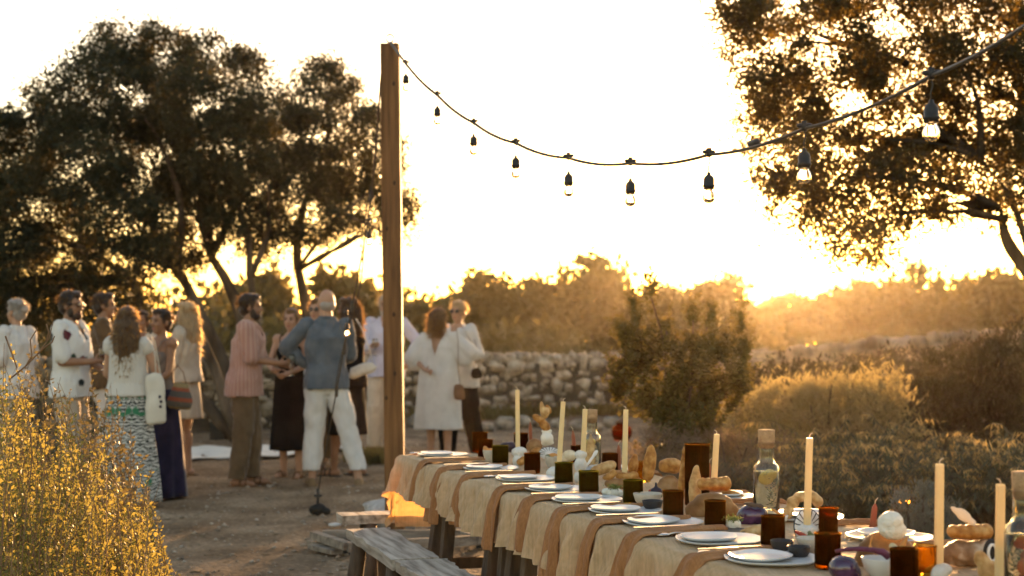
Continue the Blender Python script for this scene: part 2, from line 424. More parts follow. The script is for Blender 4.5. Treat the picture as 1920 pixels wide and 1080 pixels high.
def limbs(mb, base, targets, r0, seed, wob=.12, n=9, r1=.012, sides=7):
    g = random.Random(seed)
    for t, ra in targets:
        b = Vector(base); t = Vector(t); pts = []
        bend = Vector((g.uniform(-1, 1), g.uniform(-1, 1), .3))*(t-b).length*wob
        ph = g.uniform(0, 6)
        for i in range(n):
            q = i/(n-1); p = b.lerp(t, q)+bend*math.sin(q*math.pi)
            p += Vector((math.sin(q*9+ph), math.cos(q*7+ph), 0))*.03*(t-b).length*.4*math.sin(q*math.pi)
            pts.append(p)
        mb.tube(pts, [ra*(1-.55*q/(n-1)) if ra > .035 else ra*(1-.8*q/(n-1))+.003 for q in range(n)], sides)
bark = mat('bark', [(.035, .026, .019), (.09, .068, .05), (.15, .115, .085)], scale=6, stretch=(1, 1, .25), rough=.95, bump=1.0, bscale=14, spec=.1)
olive_leaf = leaf_mat('olive_leaf', (.017, .022, .012), (.045, .052, .028), .3, (.10, .075, .02))
oak_leaf = leaf_mat('holm_oak_leaf', (.018, .019, .010), (.046, .043, .021), .4, (.24, .15, .03))
def cl(us, D, dr=.9):                  # crown clusters from (u, v, half-width px, half-height px)
    out = []
    for i, (u, v, ru, rv) in enumerate(us):
        d = D+dr*math.sin(i*2.4)
        out.append((tuple(P(u, v, d)), (ru/F*d, (ru+rv)/2/F*d*1.1, rv/F*d)))
    return out
def tree(name, label, D, base, clus, targets, r0, lm, seed, nsub, nleaf, L, W, sub_r, dr=.9, group=None, trunk=None, shell=.55, up=.3):
    t = thing(name, label, 'tree', base, group=group)
    b = Vector(base); V, Fq = crown(cl(clus, D, dr), nsub, nleaf, L, W, seed, sub_r, shell, up)
    obj('crown', np_mesh('crown', V-np.array(b), Fq, lm, smooth=False), t)
    mb = MB()
    for st, tgs in trunk: limbs(mb, st, tgs, r0, seed)
    me = mb.mesh('trunk', bark); set_co(me, co(me)-np.array(b)); rough_up(me, .02, 5, seed, 2, (1, 1, .4)); obj('trunk', me, t)
    return t
# big olive-like tree on the left
LD = 18.6; lb = gpt(P(455, 700, LD).x, LD)
clus = [(215, 110, 60, 60), (300, 120, 95, 60), (160, 190, 80, 75), (250, 200, 110, 90), (370, 130, 45, 55), (390, 210, 90, 80), (455, 140, 50, 45), (490, 190, 30, 40), (80, 260, 85, 65), (30, 300, 60, 60),
        (150, 300, 110, 80), (290, 300, 120, 90), (420, 300, 90, 80), (40, 400, 90, 90), (130, 420, 100, 70), (230, 410, 90, 60), (330, 400, 80, 60), (430, 390, 70, 60), (20, 500, 90, 70), (120, 500, 110, 50), (230, 490, 110, 45), (330, 470, 80, 40), (-60, 350, 90, 110), (-60, 480, 90, 100), (90, 560, 110, 50), (200, 555, 90, 40), (10, 580, 80, 60), (480, 440, 50, 50), (460, 240, 60, 70), (200, 75, 35, 30), (265, 75, 50, 30), (390, 95, 20, 30), (460, 110, 35, 25), (-20, 230, 60, 50), (90, 210, 40, 40), (360, 330, 90, 80)]
B = lambda u, v, d=LD: P(u, v, d)
tree('olive_tree', 'broad dark evergreen tree with many leaning stems standing behind the guests on the left', LD, lb, clus, None, .2, olive_leaf, 5, 100, 180, .067, .026, .215,
     trunk=[(lb, [(B(330, 500), .13), (B(395, 480, LD+.5), .12), (B(250, 530, LD-.4), .10), (B(470, 520, LD+.3), .10), (B(350, 560, LD-.5), .09)]),
            (B(330, 500), [(B(200, 330), .07), (B(270, 220), .06), (B(120, 430), .06)]), (B(395, 480, LD+.5), [(B(330, 200), .07), (B(440, 250), .06), (B(390, 330), .05)]),
            (B(250, 530, LD-.4), [(B(60, 430), .06), (B(110, 520), .06), (B(40, 560), .05)]), (B(470, 520, LD+.3), [(B(430, 330), .06), (B(490, 300), .05)])])
LD2 = 20.0; lb2 = gpt(P(545, 690, LD2).x, LD2)
clus = [(610, 160, 45, 50), (650, 210, 30, 50), (560, 200, 35, 45), (520, 240, 50, 50), (600, 260, 60, 60), (690, 250, 40, 50), (650, 320, 60, 60), (560, 330, 60, 60), (500, 350, 40, 60), (720, 330, 45, 60), (600, 400, 55, 40), (690, 400, 55, 35), (520, 420, 40, 40), (750, 290, 28, 40), (745, 390, 38, 35), (575, 450, 35, 25), (640, 445, 40, 18), (735, 440, 40, 12), (540, 280, 50, 60), (620, 330, 70, 60), (560, 175, 30, 30), (620, 125, 30, 22), (655, 165, 16, 25), (705, 210, 25, 30), (490, 270, 30, 50)]
B = lambda u, v, d=LD2: P(u, v, d)
tree('olive_tree', 'slimmer open evergreen tree with one dark trunk between the broad tree and the post', LD2, lb2, clus, None, .1, olive_leaf, 6, 110, 190, .064, .024, .20,
     trunk=[(lb2, [(B(560, 500), .13)]), (B(560, 505), [(B(520, 380), .06), (B(590, 340), .07), (B(640, 400), .05), (B(700, 430), .05)]), (B(590, 340), [(B(610, 170), .04), (B(680, 260), .04)]), (B(640, 400), [(B(720, 330), .03), (B(770, 460), .02)])])
# tree on the right, nearer; its trunk stands outside the frame
RD = 12.0; rb = gpt(P(2180, 700, RD).x, RD)
clus = [(1400, 60, 50, 70), (1470, 110, 60, 60), (1560, 60, 80, 90), (1500, 200, 70, 70), (1450, 250, 45, 60), (1600, 190, 90, 90), (1700, 90, 100, 110), (1820, 60, 110, 100), (1720, 230, 100, 80), (1840, 200, 110, 100), (1930, 120, 100, 140), (1560, 300, 80, 50),
        (1450, 320, 45, 35), (1490, 380, 60, 28), (1570, 400, 70, 35), (1660, 340, 80, 55), (1600, 450, 55, 30), (1680, 430, 55, 30), (1760, 330, 80, 50), (1860, 320, 90, 60), (1960, 330, 90, 90), (1820, 390, 60, 30), (1500, 20, 120, 40), (1700, -40, 160, 80), (1900, -60, 160, 100), (2050, 100, 120, 200), (1380, 10, 40, 50), (1640, 480, 25, 25), (1500, 300, 70, 50), (1580, 350, 80, 40), (1700, 380, 70, 40), (1540, 430, 50, 25), (1425, 230, 40, 70), (1440, 150, 50, 60), (1385, 70, 35, 45), (1660, 270, 90, 70), (1620, 460, 60, 22), (1470, 340, 60, 30)]
B = lambda u, v, d=RD: P(u, v, d)
tree('holm_oak', 'large dark tree filling the upper right with an arching branch below its crown', RD, rb, clus, None, .16, oak_leaf, 8, 140, 165, .046, .023, .165, dr=.8,
     trunk=[(rb, [(B(1935, 520), .12)]), (B(1935, 520), [(B(1875, 390), .07), (B(1840, 300), .05), (B(1960, 250), .08)]), (B(1888, 412), [(B(1800, 395), .05), (B(1690, 400), .03)]), (B(1875, 390), [(B(1770, 380), .045), (B(1600, 330), .04)]),
            (B(1840, 300), [(B(1700, 180), .04), (B(1800, 120), .04), (B(1560, 260), .03)]), (B(1960, 250), [(B(1900, 60), .05), (B(1820, 150), .04)]), (B(1700, 120), [(B(1500, 50), .025), (B(1400, 80), .02)])])

# far trees beyond the wall, fading in the haze
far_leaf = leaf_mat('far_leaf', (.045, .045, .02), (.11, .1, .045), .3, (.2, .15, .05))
PROTO = []
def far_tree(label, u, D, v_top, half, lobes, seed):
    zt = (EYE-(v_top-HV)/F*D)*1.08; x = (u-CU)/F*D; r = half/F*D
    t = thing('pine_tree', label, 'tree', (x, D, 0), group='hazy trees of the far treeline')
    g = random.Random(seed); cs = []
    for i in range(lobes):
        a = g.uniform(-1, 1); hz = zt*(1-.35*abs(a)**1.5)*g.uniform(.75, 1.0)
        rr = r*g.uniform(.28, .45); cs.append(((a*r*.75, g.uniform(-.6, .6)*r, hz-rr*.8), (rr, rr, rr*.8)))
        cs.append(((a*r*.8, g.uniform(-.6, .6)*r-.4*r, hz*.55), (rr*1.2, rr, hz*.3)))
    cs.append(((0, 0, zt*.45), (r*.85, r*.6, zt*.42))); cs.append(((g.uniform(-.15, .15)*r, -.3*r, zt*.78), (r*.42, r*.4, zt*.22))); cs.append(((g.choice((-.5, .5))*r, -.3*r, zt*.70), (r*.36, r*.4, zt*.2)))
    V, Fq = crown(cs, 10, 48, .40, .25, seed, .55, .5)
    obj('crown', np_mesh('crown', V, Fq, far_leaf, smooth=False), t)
    mb = MB()
    for k in range(3):
        mb.tube([(k*.2-.2, 0, -.1), (k*.35-.35, .1, zt*.3), (k*r*.3-r*.3, 0, zt*.75)], [.22, .16, .05], 7)
    obj('trunk', mb.mesh('trunk', bark), t)
    return t
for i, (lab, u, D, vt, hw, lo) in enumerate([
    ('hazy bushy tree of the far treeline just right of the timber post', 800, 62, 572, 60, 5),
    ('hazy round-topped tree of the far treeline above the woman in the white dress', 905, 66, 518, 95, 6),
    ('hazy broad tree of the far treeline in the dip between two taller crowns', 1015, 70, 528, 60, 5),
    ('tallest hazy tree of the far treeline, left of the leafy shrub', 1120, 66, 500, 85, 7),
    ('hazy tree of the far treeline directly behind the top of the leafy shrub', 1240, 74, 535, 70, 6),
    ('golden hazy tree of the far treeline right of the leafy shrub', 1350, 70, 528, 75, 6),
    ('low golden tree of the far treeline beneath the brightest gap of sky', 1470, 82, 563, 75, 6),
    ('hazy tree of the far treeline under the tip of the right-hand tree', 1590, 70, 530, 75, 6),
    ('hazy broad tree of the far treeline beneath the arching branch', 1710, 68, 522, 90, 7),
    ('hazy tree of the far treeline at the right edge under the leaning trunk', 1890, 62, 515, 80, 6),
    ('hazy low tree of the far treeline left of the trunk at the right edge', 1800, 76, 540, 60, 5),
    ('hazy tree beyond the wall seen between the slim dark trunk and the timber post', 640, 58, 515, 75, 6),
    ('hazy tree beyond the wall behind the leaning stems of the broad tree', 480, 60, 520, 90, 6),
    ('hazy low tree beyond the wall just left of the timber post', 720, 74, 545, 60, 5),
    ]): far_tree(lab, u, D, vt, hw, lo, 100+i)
g = np.random.default_rng(4); cs = []
for k in range(52):
    x = -26+54*g.random(); y = 34+22*g.random(); h = .9+.8*g.random()
    cs.append(((x, y, h*.55), (1.2+g.random(), 1, h*.6)))
for k in range(46): x = -60+130*k/45; cs.append(((x, 90+6*math.sin(k*3.7), 1.3), (3, 2, 1.5+.4*math.sin(k*1.9))))
for k in range(26): x = -24+16*g.random(); cs.append(((x, 26+20*g.random(), 1.5), (1.6, 1.4, 1.4)))
V, Fq = crown(cs, 11, 26, .26, .18, 44, .4, .4)
obj('scrub_thicket', np_mesh('scrub', V, Fq, far_leaf, smooth=False), kind='stuff')

# leafy shrub in the middle
shrub_leaf = leaf_mat('shrub_leaf', (.04, .05, .014), (.075, .082, .024), .33, (.20, .14, .03))
SD = 10.5
def spray_foliage(clusters, dens, L, W, seed, ln=.3, per=22):
    g = np.random.default_rng(seed); Cs = []; ds = []; ns = []; Ls = []
    for c, r in clusters:
        k = max(4, int(dens*(r[0]*r[1]*r[2])**(2/3)))
        for _ in range(k):
            o = rdir(g, 1)[0]; b = np.array(c)+o*np.array(r)*(.35+.6*g.random()); d = o*.55+np.array([0, 0, .9]); d /= np.linalg.norm(d); l_ = ln*(.5+.8*g.random()); b = b-d*l_*.7
            m = int(per*(.7+.6*g.random())); q = np.sort(g.random(m))**.8; cv = rdir(g, 1)[0]*.05
            C = b+d*l_*q[:, None]+cv*(q*q)[:, None]; of = rdir(g, m); of = of-(of@d)[:, None]*d*.6+d*.45
            Cs.append(C); ds.append(of); ns.append(d+rdir(g, m)*.7); Ls.append(L*(.55+.7*g.random(m))*(1.1-.45*q))
    Ls = np.concatenate(Ls); return leaves(np.vstack(Cs), np.vstack(ds), np.vstack(ns), Ls, Ls*W/L)
def shrub(name, label, D, base_u, clus, L, W, nsub, nleaf, lm, seed, sub_r, stems, dr=.25, up=.5, group=None, shell=.5):
    b = gpt(P(base_u, 700, D).x, D); t = thing(name, label, 'shrub', b, group=group)
    V, Fq = spray_foliage(cl(clus, D, dr), nsub, L, W, seed, sub_r, nleaf) if name == 'leafy_shrub' else crown(cl(clus, D, dr), nsub, nleaf, L, W, seed, sub_r, shell, up)
    V[:, 2] = np.maximum(V[:, 2], gz(V[:, 0], V[:, 1])+.005)
    obj('foliage', np_mesh('foliage', V-np.array(b), Fq, lm, smooth=False), t)
    mb = MB()
    for (u, v) in stems: limbs(mb, b, [(P(u, v, D+rnd.uniform(-dr, dr)), .012)], .02, seed+u, .08, 7, .003, 5)
    me = mb.mesh('stem', bark); set_co(me, co(me)-np.array(b)); obj('stem', me, t); return t
shrub('leafy_shrub', 'tall leafy green shrub with upright sprays in front of the stone wall', SD, 1275,
      [(1190, 575, 20, 30), (1220, 548, 10, 38), (1180, 610, 40, 40), (1255, 610, 25, 30), (1298, 585, 14, 40), (1332, 580, 12, 35), (1345, 640, 45, 40), (1388, 595, 10, 40), (1395, 640, 25, 40), (1215, 650, 60, 45), (1290, 660, 60, 50), (1170, 680, 42, 40), (1390, 700, 38, 50), (1240, 730, 85, 55), (1330, 730, 80, 60), (1290, 800, 90, 50), (1160, 720, 25, 30), (1280, 850, 90, 50)],
      .056, .030, 1150, 34, shrub_leaf, 21, .21, [(1222, 560), (1300, 600), (1335, 580), (1250, 620)])
fluffy = leaf_mat('grey_green_leaf', (.07, .075, .045), (.16, .155, .09), .4, (.5, .38, .15))
dark_fluffy = leaf_mat('dull_leaf', (.022, .021, .012), (.05, .046, .026), .15, (.12, .08, .025))
shrub('feathery_shrub', 'rounded grey-green feathery shrub with a sunlit crest, right of the tall leafy shrub', 13.0, 1560,
      [(1480, 760, 80, 50), (1560, 740, 90, 45), (1640, 750, 70, 50), (1420, 790, 60, 50), (1520, 800, 110, 60), (1640, 810, 90, 60), (1400, 840, 70, 50), (1560, 860, 140, 50)], .07, .014, 300, 70, fluffy, 22, .13, [(1480, 740), (1560, 720), (1640, 730), (1420, 780), (1520, 760)], dr=.4, up=1.0)
shrub('feathery_shrub', 'large dark feathery shrub with lit tips at the right edge below the wall', 13.8, 1860,
      [(1800, 720, 90, 60), (1880, 680, 80, 60), (1950, 670, 90, 70), (1750, 770, 80, 60), (1850, 780, 120, 70), (1960, 780, 120, 80), (1720, 830, 80, 50), (1880, 850, 160, 60)], .08, .016, 260, 80, dark_fluffy, 23, .15, [(1800, 690), (1880, 640), (1930, 630), (1750, 740), (1850, 720)], dr=.5, up=1.0)
shrub('feathery_shrub', 'long low dark shrub running along the wall behind the sunlit feathery shrub', 17.5, 1600,
      [(1440, 730, 60, 45), (1520, 725, 70, 45), (1600, 722, 70, 50), (1690, 722, 80, 55), (1780, 715, 80, 60), (1450, 770, 80, 50), (1560, 760, 100, 60), (1680, 760, 100, 60), (1400, 740, 40, 50)], .10, .03, 120, 80, dark_fluffy, 24, .2, [(1440, 720), (1520, 710), (1600, 700), (1690, 690)], dr=.6, up=.8)
shrub('lavender_bush', 'small round grey lavender bush on the gravel right behind the table', 7.6, 1725, [(1725, 950, 55, 45), (1700, 990, 50, 40), (1760, 985, 45, 40)], .035, .006, 700, 90, leaf_mat('lavender_leaf', (.10, .105, .085), (.22, .22, .18), .3), 25, .05, [(1700, 940), (1730, 920), (1755, 935)], dr=.1, up=1.4)
dry = leaf_mat('dry_twig', (.10, .07, .05), (.22, .165, .12), .3, (.3, .2, .1))
for i, (u, lab) in enumerate([(1255, 'dry brown twiggy bush under the left side of the tall leafy shrub'), (1350, 'dry brown twiggy bush under the right side of the tall leafy shrub'), (1420, 'dry grey-brown bush beneath the left foot of the sunlit feathery shrub')]):
    shrub('dry_bush', lab, 9.6+.3*i, u, [(u-30, 850, 55, 40), (u+40, 860, 55, 45), (u, 900, 80, 45), (u-10, 940, 80, 35)], .06, .006, 420, 70, dry, 30+i, .08, [(u-40, 830), (u, 820), (u+50, 840)], dr=.25, up=.8)
# low grass tufts at the foot of the wall and on the dirt
tuft_m = leaf_mat('tuft_grass', (.05, .05, .022), (.12, .11, .05), .4, (.35, .26, .08))
def grass_patch(pts, n, h, wdt, seed, spread):
    g = np.random.default_rng(seed); Vs = []; Fs = []; k = 0
    for (x, y) in pts:
        C = np.stack([x+g.normal(size=n)*spread, y+g.normal(size=n)*spread*.6, np.zeros(n)], -1); C[:, 2] = gz(C[:, 0], C[:, 1])
        d = rdir(g, n)*.55; d[:, 2] = 1
        V, Fq = leaves(C, d, rdir(g, n), h*(.4+.8*g.random(n)), wdt*(.7+.6*g.random(n))); Vs.append(V); Fs.append(Fq+k); k += len(V)
    return np.vstack(Vs), np.vstack(Fs)
pts = [(wall_at(s)[0]+.3*math.sin(s*5), wall_at(s)[1]-.75) for s in np.arange(7.5, 15, .4)]
V, Fq = grass_patch(pts, 120, .26, .03, 51, .26); obj('wall_foot_grass', np_mesh('grass', V, Fq, tuft_m, smooth=False), kind='stuff')
V, Fq = grass_patch([(P(690, 0, 15.6).x, 15.6), (P(705, 0, 15.9).x, 15.9)], 500, .16, .02, 52, .12)
obj('grass_tuft', np_mesh('tuft', V, Fq, tuft_m, smooth=False), kind='stuff', cat='grass', label='low green tuft on the dirt left of the timber post')

# tall weeds with drooping tips, right of the table
weed_leaf = leaf_mat('weed_leaf', (.045, .052, .032), (.10, .106, .066), .2, (.16, .125, .05))
sunlit_tip_leaf = leaf_mat('weed_tip_sunlit', (.07, .065, .032), (.15, .13, .065), .5, (.7, .5, .2))  # golden variant of the weed leaf: low sun on the tips put into the colour
def weed_proto(seed, H):
    g = np.random.default_rng(seed); mb = MB(); Cs = []; ds = []; ns = []; Ls = []; Ws = []
    for s in range(15):
        a = g.random()*6.28; r = .24*g.random()**.6; b = np.array([math.cos(a)*r, math.sin(a)*r, 0]); hh = H*(.62+.4*g.random())
        lean = np.array([math.cos(a), math.sin(a), 0])*.16*g.random()+g.normal(size=3)*.04; bend = g.normal(size=2)*.13+np.array([.04, 0])
        pts = []
        for i in range(10):
            q = i/9; droop = max(0, q-.78)/.22
            pts.append(Vector((b[0]+lean[0]*q*q*2+bend[0]*droop**1.3, b[1]+lean[1]*q*q*2+bend[1]*droop**1.3, hh*(q-.16*droop**2))))
        mb.tube(pts, [.005*(1-.7*i/9) for i in range(10)], 4)
        m = 84; q = .06+.94*np.linspace(0, 1, m)**.9
        pa = np.array([list(p) for p in pts]); ii = np.clip(q*9, 0, 8.999); k = ii.astype(int); fr = (ii-k)[:, None]
        C = pa[k]*(1-fr)+pa[k+1]*fr; d = rdir(g, m); d[:, 2] = d[:, 2]*.35-.45-(q > .6)*.35
        Cs.append(C); ds.append(d); ns.append(rdir(g, m)*.4+np.array([0, 0, 1])); Ls.append((.13-.065*q)*(.7+.6*g.random(m))); Ws.append((.015-.006*q)*(.7+.6*g.random(m)))
    C = np.vstack(Cs); tip = np.tile(np.arange(84) > 72, 15); A = (C, np.vstack(ds), np.vstack(ns), np.concatenate(Ls), np.concatenate(Ws))
    V, Fq = leaves(*[a[~tip] for a in A]); V2, F2 = leaves(*[a[tip] for a in A])
    return np_mesh('foliage', V, Fq, weed_leaf, smooth=False), mb.mesh('stem', weed_leaf), np_mesh('sunlit_tip_leaves', V2, F2, sunlit_tip_leaf, smooth=False)
WP = [weed_proto(60+i, h) for i, h in enumerate((.78, .86, .7, .8))]
first = []
for i in range(46):
    row = i % 3; u = 1392+(i//3)*39+row*13+rnd.uniform(-10, 10); D = 9.1+row*.75+rnd.uniform(-.2, .2)+ (0.0 if u > 1500 else .5)
    x = (u-CU)/F*D; sc = rnd.uniform(.85, 1.12)*(1.0 if u > 1500 else .88)
    t = thing('weed_plant', 'upright dull green weed with sunlit-coloured drooping tips in the bed right of the table', 'plant', gpt(x, D), rnd.uniform(0, 6.3), 'tall weeds in the bed on the right', sc)
    fo, st, tp = WP[i % 4]; obj('foliage', fo, t); obj('stem', st, t); obj('sunlit_tips', tp, t, kind='stuff')  # last part: top leaves of each stem in the painted sunlit colour

# foreground bush, bottom left
bush_leaf = leaf_mat('bush_leaf', (.06, .078, .027), (.17, .18, .058), .38, (.46, .37, .09), scale=9)
bush_dark = leaf_mat('grey_bush_leaf', (.04, .045, .028), (.09, .095, .06), .35, (.2, .15, .05))
twig = mat('twig', [(.16, .09, .05), (.3, .18, .1)], scale=10, rough=.8)
def sprig_bush(name, label, tips, lm, seed, leafL, per=.011, D0=4.9, dD=1.0, n_in=200, base=None, tipspike=.3):
    g = np.random.default_rng(seed); mb = MB(); Cs = []; ds = []; ns = []; Ls = []
    bx = base
    for (u, v, D) in tips:
        T = np.array(P(u, v, D)); Bz = np.array([T[0]*.9+bx[0]*.1+g.normal()*.06, T[1]+g.normal()*.12, 0]); Bz[2] = max(T[2]-.75-.3*g.random(), float(gz(Bz[0], Bz[1])))
        bow = g.normal(size=3)*.05; k = 9; pts = [Bz+(T-Bz)*i/(k-1)+bow*math.sin(i/(k-1)*3.14) for i in range(k)]
        mb.tube([Vector(p) for p in pts], [.0038*(1-.75*i/(k-1)) for i in range(k)], 4, cap=False)
        pa = np.array(pts); ln = np.linalg.norm(T-Bz); end = 1-tipspike*g.random()*.35
        m = int(ln/per); q = np.linspace(.08, end, m); ii = np.clip(q*(k-1), 0, k-1.001); kk = ii.astype(int); fr = (ii-kk)[:, None]
        C = pa[kk]*(1-fr)+pa[kk+1]*fr; off = rdir(g, m); off[:, 2] = abs(off[:, 2])*.6+.25
        sd = g.random(m)[:, None]*.035*(1.15-q[:, None]); C = C+off*sd
        Cs.append(C); ds.append(off); ns.append(rdir(g, m)); Ls.append(leafL*(.4+1.3*g.random(m)**1.6)*(1.15-.5*q))
    C = np.vstack(Cs); L = np.concatenate(Ls); V, Fq = leaves(C, np.vstack(ds), np.vstack(ns), L, L*.55)
    b = Vector((bx[0], bx[1], 0)); t = thing(name, label, 'bush', b)
    obj('foliage', np_mesh('foliage', V-np.array(b), Fq, lm, smooth=False), t)
    me = mb.mesh('stem', twig); set_co(me, co(me)-np.array(b)); obj('stem', me, t); return t
def outline(u): return np.interp(u, [-80, 0, 25, 45, 70, 95, 112, 130, 165, 200, 215, 245, 285, 300, 330], [640, 655, 690, 760, 780, 800, 735, 790, 840, 800, 830, 905, 900, 1000, 1070])
tips = []
gg = np.random.default_rng(70)
for i in range(480):
    u = -70+390*gg.random(); D = 4.6+1.5*gg.random(); top = outline(u)
    v = top+ (1150-top)*gg.random()**1.25 + 8
    tips.append((u, v, D-(v-top)/450*.8))
for u in (8, 20, 30, 45, 60, 88, 100, 112, 108, 122, 140, 152, 190, 205, 212, 240, 262, 284, 305): tips.append((u, outline(u)-12-22*gg.random(), 5.2))
sprig_bush('sunlit_bush', 'sunlit yellow-green bush of small leaves in the bottom left foreground', tips, bush_leaf, 71, .019, .0055, base=(-1.6, 5.0))
tips = []
for i in range(170):
    u = 20+230*gg.random(); top = np.interp(u, [20, 60, 100, 170, 230, 250], [700, 640, 700, 690, 700, 780]); tips.append((u, top+330*gg.random()**1.1, 6.4+1.3*gg.random()))
for u, v in ((272, 850), (285, 880), (300, 905), (262, 880), (255, 915), (240, 860)): tips.append((u, v, 6.0))
sprig_bush('grey_bush', 'dull grey-green bush behind the sunlit bush, partly hiding the guests on the left', tips, bush_dark, 73, .032, .012, base=(-2.1, 7.0))
mb = MB()
for pts in ([(20, 745), (70, 715), (110, 685), (150, 645), (163, 605)], [(110, 685), (140, 665), (160, 655), (168, 640)], [(70, 715), (90, 690), (85, 650), (110, 620)], [(0, 640), (25, 690), (40, 720)], [(140, 655), (148, 630), (140, 610)]):
    mb.tube([P(u*.55+10, v*.75+150, 5.0) for u, v in pts], [.003, .0028, .0024, .002, .0012][:len(pts)], 4)
me = mb.mesh('bare_twig', twig); b = P(21, 709, 5.0); set_co(me, co(me)-np.array(b)); obj('bare_twig', me, None, b, cat='twig', label='bare forked twig poking above the sunlit bush at the left edge')

# haze: one closed box of thin air round the whole scene
hm, ht, HN, HL = nodes_of('air'); HN.remove(HN['Principled BSDF']); pv = HN.new('ShaderNodeVolumePrincipled')
pv.inputs['Density'].default_value = HAZE_DENSITY; pv.inputs['Color'].default_value = (.98, .84, .62, 1); pv.inputs['Anisotropy'].default_value = .88
HL.new(pv.outputs[0], HN['Material Output'].inputs['Volume'])
obj('haze', MB().box((0, 80, 3.2), (310, 250, 8.6)).mesh('haze', hm, smooth=False), kind='stuff')
# ================================================================== timber post, its foot, guy line, string lights
TROT = math.atan2(-.9547, .2974)
wood_post = mat('post_wood', [(.3, (.085, .036, .012)), (.5, (.15, .068, .023)), (.7, (.21, .10, .036))], scale=3.5, stretch=(9, 9, .6), rough=.7, bump=.35, bscale=12, detail=7)
grey_wood = mat('weathered_wood', [(.3, (.17, .14, .11)), (.5, (.40, .345, .28)), (.72, (.58, .52, .44))], scale=5, stretch=(.6, 7, 7), rough=.85, bump=.35, bscale=12, detail=8, dist=.002, turn=TROT)
dark_wood = mat('trestle_wood', [(.3, (.06, .04, .028)), (.55, (.13, .09, .06)), (.75, (.2, .14, .095))], scale=4, stretch=(5, 5, .7), rough=.8, bump=.6, bscale=9, detail=8)
board_wood = mat('board_wood', [(.3, (.14, .11, .085)), (.7, (.33, .28, .22))], scale=4, stretch=(1, 6, 6), rough=.85, bump=.5)
black_rubber = mat('black_rubber', [(.018, .016, .015), (.035, .032, .03)], rough=.55, spec=.4)
cable_m = mat('cable', [(.045, .035, .028), (.07, .055, .04)], rough=.6)
steel = mat('steel', [(.5, .47, .44), (.65, .62, .58)], metal=1.0, rough=.32, scale=20)
PD = 9.4
pb, pt = P(741.5, 1020, PD), P(731.5, 84, PD); pb.z = 0
post = thing('timber_post', 'tall square timber post carrying the string of bulbs, at the far end of the table', 'post', pb)
mb = MB(); d = pt-pb; n = 14; hw = .062; vs = []
for i in range(n+1):
    c = d*i/n
    for a, b in ((-1, -1), (1, -1), (1, 1), (-1, 1)):
        ch = .9
        vs += [c+Vector((a*hw*ch if k == 0 else a*hw, b*hw if k == 0 else b*hw*ch, 0)) if (a*b > 0) == (k == 0) or True else None for k in ((0, 1) if a*b > 0 else (1, 0))]
m8 = 8; fs = [(i*m8+k, i*m8+(k+1) % m8, (i+1)*m8+(k+1) % m8, (i+1)*m8+k) for i in range(n) for k in range(m8)]
# order the eight corner points by angle so that the section is a convex octagon
vs2 = []
for i in range(n+1):
    ring = sorted(vs[i*8:(i+1)*8], key=lambda p: math.atan2(p.y-(d*i/n).y, p.x-(d*i/n).x)); vs2 += ring
mb.add(vs2, fs+[tuple(range(n*8, n*8+8)), tuple(range(7, -1, -1))])
obj('shaft', rough_up(mb.mesh('shaft', wood_post, smooth=False), .0025, 6, 9), post)
mb = MB()
for v, du in ((160, 8), (345, 9), (590, 8), (700, 10), (745, -6), (430, -5)):
    p = P(732+du, v, PD)-pb; p.y -= hw+.001; mb.ell(p, (.010, .004, .016), 8, 5)
obj('knot', mb.mesh('knot', mat('knot', [(.05, .025, .012)], rough=.8)), post, kind='stuff')
mb = MB(); ring = [d+Vector((.0+.026*math.cos(a), -.02, .038+.026*math.sin(a))) for a in np.linspace(-1.4, 4.6, 15)]
mb.tube([d+Vector((0, -.02, -.02))]+ring, .007, 6); mb.tube([d+Vector((.028+.011*math.cos(a), -.03, .008+.011*math.sin(a))) for a in np.linspace(0, 6.3, 10)], .005, 5)
obj('eye_hook', mb.mesh('hook', steel), post)
# low timber frame that holds the foot
ft = thing('post_base_frame', 'low dark frame of crossed boards on the dirt around the foot of the timber post', 'frame', (pb.x, pb.y, 0))
def board(nm, parent, a, b, wx, wy, m=board_wood, off=Vector((0, 0, 0)), up=Vector((0, 0, 1))):
    return obj(nm, rough_up(MB().beam(Vector(a)-off, Vector(b)-off, wx, wy, up).mesh(nm, m, smooth=False), .002, 9, 3), parent)
o = Vector((pb.x, pb.y, 0))
for (u0, v0, u1, v1, z, ww, hh) in ((588, 1003, 652, 1024, .09, .055, .05), (605, 1002, 905, 1000, .09, .05, .05), (652, 1026, 905, 1012, .085, .05, .06), (865, 1001, 906, 1013, .09, .055, .05), (620, 1013, 880, 1007, .05, .05, .03)):
    board('rail', ft, G(u0, v0, z), G(u1, v1, z), ww, hh, board_wood, o)
for (u0, v0, u1, v1) in ((585, 1016, 625, 1026), (588, 1024, 632, 1035)):
    board('block', ft, G(u0, v0, .035), G(u1, v1, .035), .085, .03, board_wood, o)
for (u, v) in ((650, 1030), (900, 1018), (600, 1008)):
    q = G(u, v, .04); board('foot', ft, (q.x, q.y, 0), (q.x, q.y, .065), .05, .05, black_rubber, o, Vector((0, 1, 0)))

